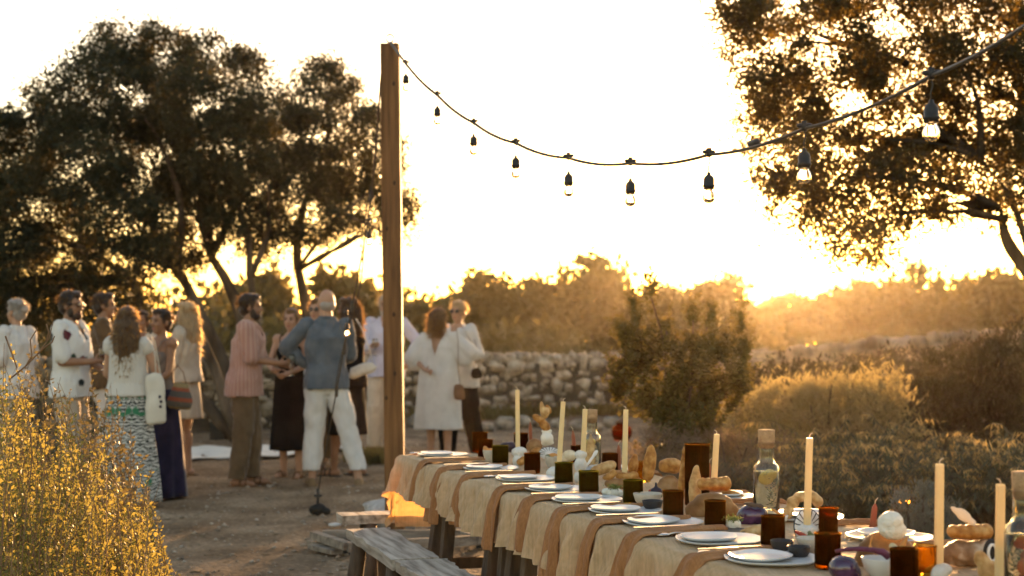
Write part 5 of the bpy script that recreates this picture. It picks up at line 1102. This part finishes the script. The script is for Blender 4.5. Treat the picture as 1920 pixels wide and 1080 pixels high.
def V3(*a): return Vector(a)
def ik(a, b, l1, l2, pole):
    d = b-a; L = min(d.length, (l1+l2)*.999); d = d.normalized(); b = a+d*L
    x = (l1*l1-l2*l2+L*L)/(2*L); h = math.sqrt(max(l1*l1-x*x, 0)); p = pole-d*pole.dot(d); p = p.normalized()
    return a+d*x+p*h, b
class Person:
    """A figure 1.8 m tall in its own frame (x right, y forward, z up), scaled to its height."""
    def __init__(s, label, u, D, H, face, skin, fem=False, hands=((-.27, .04, .86), (.27, .04, .86)), poles=((-.3, -1, -.2), (.3, -1, -.2)), feet=((-.10, .0), (.10, .02)), lean=0.0, head_yaw=0.0, head_pitch=0.0, curl=.5, fdir=(None, None), zoff=0.0):
        x = (u-CU)/F*D; s.k = H/1.8; s.fem = fem; s.skin = skin
        s.t = thing('person', label, 'person', gpt(x, D, zoff), R(face), scale=s.k); s.lean = lean
        s.sh = .152 if fem else .178; s.hw = .165 if fem else .155; s.wa = .125 if fem else .148
        L = lambda z: V3(0, lean*max(0, z-.95), z)
        s.L = L; s.hips = [V3(-.09, 0, .92), V3(.09, 0, .92)]; s.ank = [V3(f[0], f[1], .08) for f in feet]
        s.knee = []
        for h, a in zip(s.hips, s.ank):
            ll = (h-a).length*1.004; k, _ = ik(h, a, ll*.505, ll*.495, V3(0, 1, 0)); s.knee.append(k)
        s.shd = [L(1.47)+V3(-s.sh, -.01, 0), L(1.47)+V3(s.sh, -.01, 0)]; s.elb = []; s.wri = []
        for a, h, p in zip(s.shd, hands, poles):
            e_, w_ = ik(a, Vector(h), .285, .26, Vector(p)); s.elb.append(e_); s.wri.append(w_)
        s.hm = Matrix.Rotation(head_yaw, 4, 'Z') @ Matrix.Rotation(head_pitch, 4, 'X'); s.nk = L(1.56)+V3(0, 0, 0)
        s.curl = curl; s.fdir = fdir; s.body()
    def hp(s, x, y, z):                     # a point of the head, turned on the neck
        return s.nk+(s.hm @ (Vector((x, y, z))-V3(0, 0, 1.56)))
    def part(s, name, me): return obj(name, me, s.t)
    def body(s):
        mb = MB(); L = s.L; f = s.fem
        mb.loft([(L(.86), s.hw*.7, .085), (L(.93), s.hw, .108), (L(1.0), s.hw*.98, .108), (L(1.12), s.wa, .095), (L(1.25), s.wa*1.08, .105), (L(1.36), s.sh*.86, .115), (L(1.44), s.sh*.9, .095), (L(1.5), s.sh*.62, .07), (L(1.535), .06, .055)], 20)
        if f:
            for sx in (-1, 1): mb.ell(L(1.33)+V3(sx*.07, .085, 0), (.06, .05, .058), 10, 7)
        for i in (0, 1):
            sx = 1 if i else -1
            mb.cap(s.hips[i]+V3(0, 0, -.02), s.knee[i], .088, .055); mb.cap(s.knee[i], s.ank[i], .054, .036); mb.ell(s.knee[i].lerp(s.ank[i], .3)+V3(0, -.018, 0), (.05, .05, .12), 10, 8)
            a = s.ank[i]; mb.cap(a+V3(0, -.035, -.045), a+V3(sx*.015, .06, -.045), .033, .034, 10); mb.cap(a+V3(sx*.015, .06, -.05), a+V3(sx*.025, .15, -.058), .036, .022, 10)
            mb.ell(s.shd[i], (.062, .06, .062), 12, 8); r = .044 if f else .052
            mb.cap(s.shd[i], s.elb[i], r, r*.78); mb.cap(s.elb[i], s.wri[i], r*.8, r*.56)
            d = Vector(s.fdir[i]) if s.fdir[i] else (s.wri[i]-s.elb[i]); d = d.normalized(); w_ = s.wri[i]
            ref = V3(0, 0, 1) if abs(d.z) < .8 else V3(0, 1, 0)
            x = d.cross(ref).normalized(); y = x.cross(d).normalized()     # fingers spread along y, curl towards -x*sx
            cd = x*(-sx)
            mb.ell(w_+d*.05, (.05, .05, .05), 8, 6) if False else mb.beam(w_+d*.005, w_+d*.085, .026, .052, x, .024, .066)
            mb.cap(w_-d*.01, w_+d*.04, .024, .026, 8)
            for q in range(4):
                b = w_+d*.078+y*(.027-.018*q); ln = (.036, .041, .038, .029)[q]; c = s.curl*(1+.08*q); p = b; dr = d
                for j, (l_, r_) in enumerate(((ln, .0092), (ln*.7, .0085), (ln*.55, .0078))):
                    an = c*(.55 if j == 0 else .9); dn = (dr*math.cos(an)+cd*math.sin(an)).normalized(); cd2 = (cd*math.cos(an)-dr*math.sin(an)).normalized()
                    mb.cap(p, p+dn*l_, r_, r_*.93, 7); p = p+dn*l_; dr = dn
                    cd = cd2
                cd = x*(-sx)
            tb = w_+d*.025+y*.022; t1 = tb+(d*.6+y*.8+cd*.35).normalized()*.042; mb.cap(tb, t1, .0125, .0105, 8); mb.cap(t1, t1+(d*.9+y*.15+cd*.5).normalized()*.034, .0103, .0088, 8)
        hp = s.hp
        rot = s.hm.to_3x3()
        mb.cap(L(1.46)+V3(0, -.015, 0), hp(0, -.005, 1.60), .05 if f else .06, .047 if f else .056)
        mb.ell(hp(0, -.012, 1.705), (.074, .094, .098), 20, 14, rot); mb.ell(hp(0, .032, 1.645), (.056 if f else .06, .06, .086), 16, 12, rot)
        mb.ell(hp(0, .062, 1.582), (.028 if f else .034, .026, .022), 10, 8, rot); mb.ell(hp(0, .076, 1.708), (.05, .018, .014), 10, 6, rot)
        for sx in (-1, 1):
            mb.ell(hp(sx*.076, -.006, 1.665), (.011, .021, .034), 8, 7, rot); mb.ell(hp(sx*.036, .066, 1.648), (.02, .018, .018), 8, 6, rot)
        mb.cap(hp(0, .086, 1.69), hp(0, .106, 1.65), .009, .0145, 8)
        s.part('body', melt(mb, .0098, 3, s.skin))
        m2 = MB()
        for sx in (-1, 1): m2.ell(hp(sx*.031, .083, 1.683), (.013, .007, .007), 8, 6, rot); m2.cap(hp(sx*.016, .09, 1.703), hp(sx*.046, .083, 1.705), .0045, .003, 6)
        s.part('eyes', m2.mesh('eyes', eye_m)); s.part('lips', MB().ell(hp(0, .088, 1.612), (.022, .010, .008), 10, 6, rot).mesh('lips', lip_m))
    # ---- hair
    def short_hair(s, m, bald=False, vol=1.0):
        hp = s.hp; rot = s.hm.to_3x3(); mb = MB()
        mb.ell(hp(0, -.022, 1.718), (.081*vol, .098*vol, .095*vol), 18, 12, rot); mb.ell(hp(0, -.052, 1.67), (.074, .062, .085), 16, 10, rot); mb.ell(hp(0, .04, 1.772), (.055, .05, .034*vol), 12, 8, rot)
        for sx in (-1, 1): mb.ell(hp(sx*.070, .012, 1.69), (.012, .022, .04), 8, 6, rot)
        me = melt(mb, .008, 2, m); rough_up(me, .007, 40, 4, 3); s.part('hair', me)
        g = np.random.default_rng(int(abs(s.t.location.x)*1000)); n = 700; o = rdir(g, n); o[:, 2] = np.abs(o[:, 2])*.95-.2; o = o[o[:, 1] < .5]      # loose hairs that catch the low sun
        q = np.stack([o[:, 0]*.080*vol, o[:, 1]*.098*vol-.022, o[:, 2]*.093*vol+1.715], -1); C = np.array([list(hp(*v)) for v in q]); k_ = len(C)
        d = o*.7+g.normal(size=(k_, 3))*.55+np.array([0, 0, -.15]); d = d@np.array(rot).T; s.loose(C, d, .045, .008, m, g)
    def loose(s, C, d, L, W, m, g):
        k_ = len(C); V, Fq = leaves(C, d, rdir(g, k_), L*(.5+.8*g.random(k_)), np.full(k_, W)); s.part('loose_hair', np_mesh('loose', V, Fq, LOOSE[m.name], smooth=False))
    def beard(s, m):
        hp = s.hp; rot = s.hm.to_3x3(); mb = MB(); mb.ell(hp(0, .055, 1.585), (.05, .048, .04), 14, 9, rot); mb.ell(hp(0, .082, 1.625), (.032, .018, .012), 10, 6, rot)
        for sx in (-1, 1): mb.ell(hp(sx*.055, .025, 1.615), (.014, .034, .046), 8, 7, rot)
        me = melt(mb, .006, 2, m); rough_up(me, .004, 50, 3, 2); s.part('beard', me)
    def glasses(s, up=0.0, back=0.0):
        hp = s.hp; rot = s.hm.to_3x3(); mb = MB()
        for sx in (-1, 1):
            mb.ell(hp(sx*.034, .097-back, 1.682+up), (.027, .005, .02), 12, 6, rot); mb.tube([hp(sx*.058, .088-back, 1.69+up), hp(sx*.08, .03-back, 1.688+up), hp(sx*.08, -.02-back, 1.68+up)], .0035, 5)
        mb.tube([hp(-.02, .1-back, 1.688+up), hp(.02, .1-back, 1.688+up)], .003, 5); s.part('sunglasses', mb.mesh('sunglasses', dark_lens))
    def bun(s, m, back=.12, z=1.72, r=.04):
        s.short_hair(m, vol=.98); me = MB().ell(s.hp(0, -back, z), (r, r, r), 14, 9).mesh('bun', m); rough_up(me, .01, 30, 3); s.part('hair_bun', me)
    def long_hair(s, m, length=.42, spread=1.0, n=260, seed=1, wave=.012, front=True):
        s.short_hair(m, vol=1.0); g = np.random.default_rng(seed); mb = MB()
        for i in range(n):
            a = g.uniform(-2.05, 2.05) if front else g.uniform(-1.5, 1.5)                              # angle from the back of the head
            sx, cy_ = math.sin(a), -math.cos(a); z0 = 1.76-.06*g.random(); ln = length*(.65+.4*g.random()); ph = g.random()*6; pts = []
            if abs(a) > 1.7: ln *= .8
            for q in np.linspace(0, 1, 9):
                dz = ln*q; r_ = .06+.042*sstep(0, .25, q)+(.03*spread)*sstep(.25, .7, q)-.035*q*q*spread; w_ = wave*math.sin(q*8+ph)*q
                x = sx*r_*(1+.15*g.normal()*.1)+w_; y = cy_*(r_+.012)-.015+w_*.4
                pts.append(s.hp(x, y-.01, z0-dz+.02*math.sin(q*3.14)))
            mb.tube(pts, [.006, .0085, .0085, .008, .0075, .007, .006, .0045, .0015], 4, cap=False)
        s.part('hair_strands', mb.mesh('strands', m)); Cv = np.array([list(v) for v in mb.v]); Cv = Cv[g.integers(0, len(Cv), 900)]
        ax = np.array(s.hp(0, -.015, 1.6)); o = Cv-ax; o[:, 2] *= .15; o /= np.linalg.norm(o, axis=1, keepdims=True)+1e-6
        s.loose(Cv, o*.45+np.array([0, 0, -.8])+g.normal(size=Cv.shape)*.3, .07, .008, m, g)
    # ---- clothes
    def top(s, name, m, hem=.92, sleeve=.5, ease=.02, neck=True, flare=.03, vneck='front', vdepth=.16, seed=1, sl_ease=.02, vox=.0098, amp=.012):
        L = s.L; e_ = ease; mb = MB()
        secs = [(L(hem), s.hw+e_+flare, .118+e_+flare*.8)]
        for z, rx, ry in ((.98, s.hw+e_+flare*.8, .115+e_+flare*.6), (1.12, max(s.wa, s.hw*.93)+e_, .108+e_), (1.25, s.wa*1.12+e_, .115+e_), (1.36, s.sh*.93+e_*.7, .122+e_), (1.45, s.sh*.96+e_*.3, .095+e_*.6), (1.51, s.sh*.62, .072+e_*.3), (1.55, .07, .065)):
            if z > hem+.03: secs.append((L(z), rx, ry))
        mb.loft(secs, 24)
        if s.fem:
            for sx in (-1, 1): mb.ell(L(1.33)+V3(sx*.07, .085+e_*.6, 0), (.068, .055, .066), 10, 7)
        body_mb = mb
        for i in (0, 1):
            mb = MB(); mb.ell(s.shd[i], (.062+e_*.3, .060+e_*.3, .062), 12, 8); r = .048 if s.fem else .056
            if sleeve > 0:
                q = min(sleeve*2, 1); b = s.shd[i].lerp(s.elb[i], q); mb.cap(s.shd[i], b, r+sl_ease, r+sl_ease*(1.0 if sleeve <= .5 else .8))
                if sleeve > .5: mb.cap(s.elb[i], s.elb[i].lerp(s.wri[i], (sleeve-.5)*2), r+sl_ease*.8, r*.78+sl_ease*.6)
            if sleeve > .1: sm_ = melt(mb, vox, 2, m); rough_up(sm_, amp, 15, seed+i+3, 3, (1, 1, .6)); rough_up(sm_, amp*.45, 36, seed+i, 2, (1, 1, .5)); s.part('sleeve', sm_)
            else: body_mb.add(mb.v, mb.f)
        mb = body_mb
        sgn = 1 if vneck == 'front' else -1; z1 = 1.545-vdepth; nk = L(1.5)
        def cut(c):
            t = (c[:, 2]-z1)/max(vdepth, .01); v = (c[:, 1]-nk.y)*sgn
            return ((v > .0) & (np.abs(c[:, 0]) < .078*t) & (t > 0)) | (c[:, 2] > 1.545)
        me = melt(mb, vox, 2, m, cut if neck else None)
        rough_up(me, amp, 13, seed, 3, (1, 1, .6)); rough_up(me, amp*.4, 36, seed, 2, (1, 1, .4)); s.part(name, me)
        if neck and vneck == 'front' and not s.fem:
            mb = MB()
            for sx in (-1, 1): mb.tube([L(1.55)+V3(0, -.07, .0), L(1.55)+V3(sx*.06, -.035, 0), L(1.53)+V3(sx*.072, .03, 0), L(1.47)+V3(sx*.045, .1, 0)], [.013, .014, .015, .012], 6)
            s.part('collar', mb.mesh('collar', m))
    def trousers(s, m, ankle=.12, wide=.02, seed=2, top=1.02):
        mb = MB(); L = s.L; mb.loft([(L(.84), s.hw*.8, .1), (L(.92), s.hw+.025, .125), (L(top), s.hw+.016, .118)], 22)
        for i in (0, 1):
            a = s.ank[i]+V3(0, 0, ankle-.08); mb.cap(s.hips[i]+V3(0, 0, -.02), s.knee[i], .098+wide*.5, .066+wide)
            mb.loft([(s.knee[i]+V3(0, 0, .05), .067+wide, .067+wide), (s.knee[i].lerp(a, .5), .064+wide*.85, .067+wide*.85), (a+V3(0, -.005, .02), .063+wide*.6, .068+wide*.6), (a+V3(0, -.005, 0), .064+wide*.6, .069+wide*.6)], 18)
        me = melt(mb, .0095, 3, m); rough_up(me, .015, 11, seed, 3, (1, 1, .7)); s.part('trousers', me)
    def skirt(s, m, z0, z1, r1, name='skirt', nf=9, amp=.06, seed=0, r0=None, mid=None):
        L = s.L; r0 = r0 or (s.hw+.012, .12); g = random.Random(seed); ph = [g.uniform(0, 6) for _ in range(3)]; n = 16
        secs = []
        for i in range(n+1):
            q = i/n; k = q**.8; secs.append((L(z0+(z1-z0)*q) if z0+(z1-z0)*q > .95 else V3(0, 0, z0+(z1-z0)*q), r0[0]+(r1[0]-r0[0])*k, r0[1]+(r1[1]-r0[1])*k))
        me = MB().loft(secs, 96, lambda i, a: amp*(i/n)*(math.sin(nf*a+ph[0])+.5*math.sin((nf*2-3)*a+ph[1]+i*.1)+.3*math.sin(3*a+ph[2]))).mesh(name, m); rough_up(me, .006, 9, seed, 2, (1, 1, .3)); s.part(name, me)
    def shoes(s, m, name='shoe', grow=.008):
        for i in (0, 1):
            sx = 1 if i else -1; a = s.ank[i]; mb = MB(); mb.cap(a+V3(0, -.038, -.042), a+V3(sx*.015, .06, -.045), .036+grow*.4, .038+grow*.4, 10); mb.cap(a+V3(sx*.015, .06, -.048), a+V3(sx*.026, .155, -.056), .038+grow, .025+grow, 10); mb.beam(a+V3(-sx*.004, -.08, -.072), a+V3(sx*.03, .19, -.072), .08, .016)
            s.part(name, melt(mb, .007, 2, m))
    def sandals(s, m):
        for i in (0, 1):
            sx = 1 if i else -1; a = s.ank[i]; mb = MB(); mb.beam(a+V3(-sx*.004, -.08, -.074), a+V3(sx*.03, .19, -.074), .082, .014)
            for y in (.03, .085): mb.tube([a+V3(sx*.014+.04*c_, y, -.07+.062*max(0, 1-c_*c_)**.5) for c_ in np.linspace(-1, 1, 8)], .009, 6)
            s.part('sandal', mb.mesh('sandal', m))
    def W(s, p): return s.t.location+Matrix.Rotation(s.t.rotation_euler.z, 3, 'Z') @ (Vector(p)*s.k)   # own frame -> world
def wine_glass(lab, p, liquid=None, tilt=0.0):
    t = thing('wine_glass', lab, 'wine glass', p); t.rotation_euler = (tilt, 0, 0)
    obj('glass', MB().lathe([(.0005, -.10), (.034, -.10), (.034, -.097), (.006, -.09), (.004, -.085), (.004, -.02), (.012, -.008), (.034, .02), (.04, .05), (.037, .08), (.031, .105), (.029, .105), (.035, .08), (.038, .05), (.032, .022), (.0005, -.005)], 20).mesh('glass', clear_g), t)
    if liquid: obj('wine', MB().lathe([(.0005, -.003), (.031, .0225), (.0355, .042), (.0005, .042)], 18).mesh('wine', liquid), t)
red_wine = mat('red_wine', [(.07, .006, .012), (.1, .01, .015)], rough=.1, spec=.6)

# back-left group
p = Person('grey-haired woman with a low bun in a loose white shirt at the far left', 30, 13.6, 1.74, 62, skin_l, True, hands=((-.2, .2, 1.05), (.22, .15, 1.0)))
p.bun(hair_grey, .12, 1.70); p.top('shirt', white_linen, .82, .9, .036, flare=.04, sl_ease=.018); p.trousers(beige); p.shoes(tan_leather)
p = Person('bearded man in a white floral shirt holding a glass of red wine', 133, 12.5, 1.815, -100, skin_t, hands=((-.05, .30, 1.10), (.13, .27, 1.19)), poles=((-.4, -1, -.5), (.35, -1, -.45)), head_pitch=-.05, curl=1.1, fdir=(None, (-.75, .6, .1)), head_yaw=-.1)
p.short_hair(hair_dark); p.beard(hair_dark); p.glasses(); p.top('shirt', floral_m, .88, .42, .032, flare=.035, sl_ease=.018); p.trousers(beige_d); p.shoes(leather)
wine_glass('glass of red wine held by the bearded man in the floral shirt', p.W((.06, .335, 1.215)), red_wine)
p = Person('dark-haired man in a brown shirt and pale trousers behind the floral-shirted man', 196, 13.9, 1.80, -75, skin_t, hands=((-.15, .3, 1.1), (.16, .30, 1.1)), poles=((-.4, -1, -.5), (.4, -1, -.5)), curl=.9)
p.short_hair(hair_dark); p.top('shirt', brown_sh, .87, .8, .04, flare=.04, sl_ease=.03); p.trousers(white_linen); p.shoes(leather)
p = Person('long-haired woman seen from behind in a cream knit vest and patterned skirt', 240, 11.7, 1.645, 0, skin_l, True, hands=((-.12, .26, 1.06), (.16, .24, 1.08)), poles=((-.7, -.6, -.6), (.7, -.6, -.6)))
p.long_hair(hair_brown, .50, .8, 340, 3, front=False, wave=.014); p.top('knit_vest', knit_m, 1.0, .07, .03, flare=.02, amp=.006, vdepth=.06, vneck='back'); p.skirt(ikat_m, 1.06, .05, (.30, .27), nf=8, amp=.035, seed=4); p.sandals(leather)
def soft_bag(name, lab, c, w_, d_, h_, m, strap_pts, strap_m, tilt=0.0, top=.82, tag=None):
    t = thing(name, lab, 'bag', c); mb = MB()
    mb.loft([(V3(0, 0, -h_/2), w_*.38, d_*.3), (V3(0, 0, -h_/2+.02), w_*.48, d_*.5), (V3(0, 0, -h_*.1), w_*.5, d_*.48), (V3(0, 0, h_*.3), w_*.45*top, d_*.34), (V3(0, 0, h_/2), w_*.42*top, d_*.14)], 28)
    me = modified(mb.mesh('bag', m), [('SUBSURF', dict(levels=2))]); rough_up(me, .008, 14, int(abs(c[0])*100), 2); obj('body', me, t, rot=(0, tilt, 0))
    if strap_pts: obj('strap', MB().tube([Vector(q)-Vector(c) for q in strap_pts], .009, 6, flat=.5).mesh('strap', strap_m), t)
    if tag:
        mb = MB(); 
        for (x, z) in tag: mb.ell((x, -d_*.47, z), (.012, .003, .014), 8, 5)
        obj('print', mb.mesh('print', navy), t)
    return t
c = P(291, 748, 11.62); soft_bag('tote_bag', 'cream canvas tote bag hanging from the shoulder of the woman in the patterned skirt', c, .17, .11, .42, canvas, [c+V3(.0, .02, .19), P(291, 668, 11.6), P(283, 628, 11.66), P(290, 640, 11.75), c+V3(.03, .06, .19)], canvas, -.06, 1.0, [(.05, .02), (.06, -.02), (.055, -.06)])
p = Person('woman in a taupe camisole and long navy skirt with sunglasses on her head', 302, 12.35, 1.645, 140, skin_t, True, hands=((-.1, .25, 1.05), (.17, .19, 1.02)), poles=((-.5, -.9, -.5), (.6, -.9, -.4)), head_yaw=.0)
p.bun(hair_dark, .115, 1.72, .045); p.glasses(.075, .05); p.skirt(navy, 1.04, .03, (.27, .24), nf=7, amp=.05, seed=7)
def cami(p, m, lo=.98, hi=1.40):
    L = p.L; mb = MB(); mb.loft([(L(lo), p.hw+.008, .118), (L(1.12), p.wa+.012, .107), (L(1.25), p.wa*1.1+.01, .117), (L(1.35), p.sh*.9, .125), (L(hi), p.sh*.84, .112)], 24)
    for sx in (-1, 1): mb.ell(L(1.33)+V3(sx*.07, .09, 0), (.066, .055, .064), 10, 7)
    me = melt(mb, .009, 3, m); rough_up(me, .003, 12, 3); p.part('camisole', me)
    for sx in (-1, 1):
        mb = MB(); mb.tube([L(1.40)+V3(sx*.085, .11, 0), L(1.47)+V3(sx*.1, .07, .02), L(1.515)+V3(sx*.105, -.01, .01), L(1.44)+V3(sx*.09, -.1, 0)], .006, 5)
        p.part('strap', mb.mesh('strap', m))
cami(p, taupe)
c = P(338, 742, 12.1); soft_bag('woven_bag', 'striped woven basket bag hanging beside the woman in the navy skirt', c, .22, .17, .235, band_m, [c+V3(-.06, 0, .10), c+V3(-.07, 0, .19), c+V3(-.03, .03, .26), c+V3(.02, .02, .2), c+V3(.05, 0, .10)], leather, .12, .72)
p = Person('woman with long blond hair in a beige blouse and short skirt', 348, 14.2, 1.73, 75, skin_l, True, hands=((-.1, .26, 1.08), (.12, .24, 1.05)), poles=((-.5, -.9, -.5), (.8, -.7, -.3)))
p.long_hair(hair_blond, .52, 1.25, 420, 5, wave=.02); p.top('blouse', beige_d, .98, .8, .04, flare=.02, sl_ease=.03); p.skirt(beige_d, 1.04, .60, (.20, .17), nf=8, amp=.04, seed=2); p.sandals(tan_leather)
p = Person('dark-haired guest mostly hidden between the two women at the left', 266, 15.2, 1.66, 170, skin_t, True)
p.bun(hair_dark, .11, 1.74); p.top('shirt', beige, .9, .5); p.trousers(brown_tr); p.shoes(leather)
# middle group
p = Person('man in a red and white striped shirt and brown trousers with a wine glass', 458, 13.4, 1.80, -88, skin_t, hands=((-.1, .36, 1.13), (.12, .34, 1.15)), poles=((-.3, -1, -.6), (.3, -1, -.7)), lean=.10, curl=1.1, fdir=(None, (-.3, .9, .1)), feet=((-.12, .05), (.10, -.05)), head_yaw=.05)
p.short_hair(hair_dark); p.beard(hair_dark); p.top('shirt', pink_stripe, .84, .46, .038, flare=.04, sl_ease=.026); p.trousers(brown_tr, .07, .03); p.sandals(leather)
wine_glass('wine glass held by the man in the striped shirt', p.W((.03, .445, 1.13)))
p = Person('smiling woman in a sleeveless black midi dress facing the bald man', 546, 14.2, 1.685, 168, skin_l, True, hands=((-.08, .28, 1.12), (.10, .28, 1.16)), poles=((-.7, -.8, -.5), (.7, -.8, -.5)), curl=1.0, feet=((-.10, .03), (.09, -.02)))
p.bun(hair_brown, .10, 1.7, .035); cami(p, black_fab, .9, 1.41); p.skirt(black_fab, 1.08, .30, (.235, .215), 'dress', 6, .035, 5); p.sandals(leather)
p = Person('bald man in a blue-grey shirt and white trousers seen from behind, hand on hip', 612, 13.4, 1.84, 8, skin_l, hands=((-.17, .10, 1.10), (.10, .30, 1.12)), poles=((-1, -.1, .35), (.7, -.8, -.4)), feet=((-.13, .0), (.29, -.10)), head_yaw=.25, curl=.8)
hp = p.hp; rot = p.hm.to_3x3(); mb = MB(); mb.ell(hp(0, -.045, 1.66), (.075, .066, .06), 16, 10, rot); me = melt(mb, .008, 2, hair_grey); rough_up(me, .002, 60, 3); p.part('hair', me)
p.top('shirt', denim, .89, .93, .03, flare=.03, sl_ease=.016, vdepth=.05); p.trousers(white_linen, .15, .03); p.shoes(tan_leather); p.glasses()
p = Person('long dark-haired woman in black with a canvas tote, behind the bald man', 652, 14.4, 1.80, 70, skin_t, True, hands=((-.1, .28, 1.14), (.15, .24, 1.02)), poles=((-.4, -.9, -.5), (.7, -.9, -.5)), feet=((-.1, .1), (.1, -.1)))
p.long_hair(hair_dark, .44, .8, 260, 9); p.top('dress_top', black_fab, .9, .5, .05, flare=.03, sl_ease=.034); p.skirt(black_fab, 1.05, .42, (.24, .2), 'dress', 6, .05, 6); p.sandals(black_rubber)
c = P(678, 693, 14.0); t = soft_bag('tote_bag', 'pale canvas tote bag tucked under the arm of the woman in black', c, .30, .12, .12, canvas, [c+V3(.12, 0, .03), P(693, 655, 14.0), P(678, 615, 14.0), P(668, 598, 14.1)], canvas, -.35)
p = Person('guest in white with sunglasses, face just showing beside the bald man', 594, 15.1, 1.80, 165, skin_l, hands=((-.2, .2, 1.05), (.2, .2, 1.05)))
p.short_hair(hair_brown); p.glasses(); p.top('shirt', white_linen, .88, .8); p.trousers(brown_tr); p.shoes(leather)
p = Person('grey-bearded man in a lavender shirt and beige trousers behind the timber post', 724, 17.2, 1.90, 176, skin_l, hands=((-.28, .12, 1.05), (.12, .27, 1.22)), poles=((-1, -.5, -.2), (.5, -.8, -.5)), curl=1.0, feet=((-.12, 0), (.13, .04)))
p.short_hair(hair_grey); p.beard(hair_grey); p.top('shirt', lav, .86, .9, .036, flare=.04, sl_ease=.018); p.trousers(beige, .06, .04); p.shoes(tan_leather)
wine_glass('small glass held by the man in the lavender shirt behind the post', p.W((.07, .36, 1.2)))
# embracing pair on the right of the post
p = Person('woman in a loose white kaftan with a crossbody bag, hugging another guest', 822, 15.6, 1.725, -18, skin_l, True, hands=((-.10, -.17, 1.10), (.2, .28, 1.3)), poles=((-1, .3, -.2), (.7, -.3, -.4)), feet=((-.12, .05), (.12, -.02)), head_yaw=-.2, lean=.05, fdir=((.9, -.3, -.25), None))
p.bun(hair_brown, .115, 1.65, .04); p.long_hair(hair_brown, .24, .5, 60, 4, front=False)
L = p.L; mb = MB(); mb.loft([(V3(0, 0, .42), .285, .21), (V3(0, 0, .6), .27, .20), (L(.95), .245, .175), (L(1.2), .225, .155), (L(1.36), .23, .15), (L(1.46), .20, .115), (L(1.53), .10, .08)], 30, lambda i, a: .04*math.sin(7*a+1)*max(0, 1-i/4)+.02*math.sin(12*a)*max(0, 1-i/5))
for i in (0, 1): mb.ell(p.shd[i], (.08, .08, .075), 12, 8); mb.cap(p.shd[i], p.shd[i].lerp(p.elb[i], .95), .085, .115); mb.cap(p.shd[i]+V3(0, 0, -.12), p.shd[i].lerp(p.elb[i], .8)+V3(0, 0, -.1), .1, .1)
def cutb(c): t = (c[:, 2]-1.26)/.26; return ((c[:, 1] < .02) & (np.abs(c[:, 0]-.01) < .085*t) & (t > 0)) | (c[:, 2] > 1.525)
me = melt(mb, .010, 3, white_linen, cutb); rough_up(me, .014, 7, 8, 3, (1, 1, .3)); p.part('kaftan', me); p.sandals(leather)
c = P(861, 735, 15.35); soft_bag('crossbody_bag', 'small brown leather crossbody bag on the back of the woman in the white kaftan', c, .12, .07, .17, leather, [c+V3(.01, 0, .08), P(859, 690, 15.34), P(859, 640, 15.36), P(855, 612, 15.46)], leather, 0, 1.0)
p = Person('blond woman in a white shirt and black trousers embracing the woman in the kaftan', 862, 16.3, 1.80, 150, skin_l, True, hands=((-.22, .24, 1.14), (.22, .26, 1.2)), poles=((-.4, -.8, -.5), (.3, -.9, -.6)), feet=((-.22, -.05), (.14, .04)), head_yaw=.1, lean=.06)
p.short_hair(hair_blond, vol=1.06); p.glasses(); p.top('shirt', white_linen, .82, .9, .038, flare=.045, sl_ease=.022); p.trousers(black_fab, .08, .05); p.shoes(leather)
c = P(893, 700, 16.1); soft_bag('shoulder_bag', 'dark shoulder bag at the side of the blond woman in the white shirt', c, .13, .08, .13, black_fab, [c+V3(-.02, 0, .06), P(893, 650, 16.1), P(884, 618, 16.2)], leather, -.2)

# things on the dirt behind the guests
bl_m = fab('white_blanket', (.58, .56, .52), (.7, .68, .64), .1, None, 5)
n1, n2 = 70, 30; A, Bq = np.meshgrid(np.linspace(0, 1, n1), np.linspace(0, 1, n2)); q0, q1, q2, q3 = G(335, 866), G(690, 846), G(660, 832), G(345, 838)
XY = (1-Bq)[..., None]*((1-A)[..., None]*np.array(q0)+A[..., None]*np.array(q1))+Bq[..., None]*((1-A)[..., None]*np.array(q3)+A[..., None]*np.array(q2))
XY[..., 1] += .12*np.sin(A*9)*(1-Bq); XY[..., 2] = gz(XY[..., 0], XY[..., 1])+.03+.03*fbm(XY*np.array([1, 1, 0]), 2.2, 4, 3)
I = np.arange(n1*n2).reshape(n2, n1); Q = np.stack([I[:-1, :-1], I[:-1, 1:], I[1:, 1:], I[1:, :-1]], -1).reshape(-1, 4)
me = modified(np_mesh('blanket', XY.reshape(-1, 3), Q, bl_m), [('SOLIDIFY', dict(thickness=.012))]); obj('blanket', me, None, cat='blanket', label='large crumpled white blanket spread on the dirt behind the guests')
for u, lab in ((408, 'dark open crate by the foot of the wall, left one of two'), (432, 'dark open crate by the foot of the wall, right one of two')):
    t = thing('crate', lab, 'crate', gpt(P(u, 0, 19.4).x, 19.4+.1*(u > 420)), .1); pl = mat('crate_plastic', [(.02, .018, .016), (.04, .036, .03)], rough=.6); wd, hh = .17, .25
    for nm, c_, sz in (('base', (0, 0, .012), (wd, .22, .02)), ('side', (-wd/2, 0, hh/2), (.012, .22, hh)), ('side', (wd/2, 0, hh/2), (.012, .22, hh)), ('side', (0, -.116, hh/2), (wd+.012, .012, hh)), ('side', (0, .116, hh/2), (wd+.012, .012, hh)), ('rim', (0, -.126, hh-.02), (wd+.02, .008, .03))): obj(nm, MB().box(c_, sz).mesh(nm, pl, smooth=False), t)
q = G(627, 987); obj('pebble', rough_up(MB().ell((0, 0, .012), (.045, .03, .018), 10, 7).mesh('pebble', mat('white_pebble', [(.5, .48, .45), (.62, .6, .57)], rough=.9)), .004, 20, 1), None, q, cat='stone', label='single flat white pebble on the dirt left of the pale plank bench')
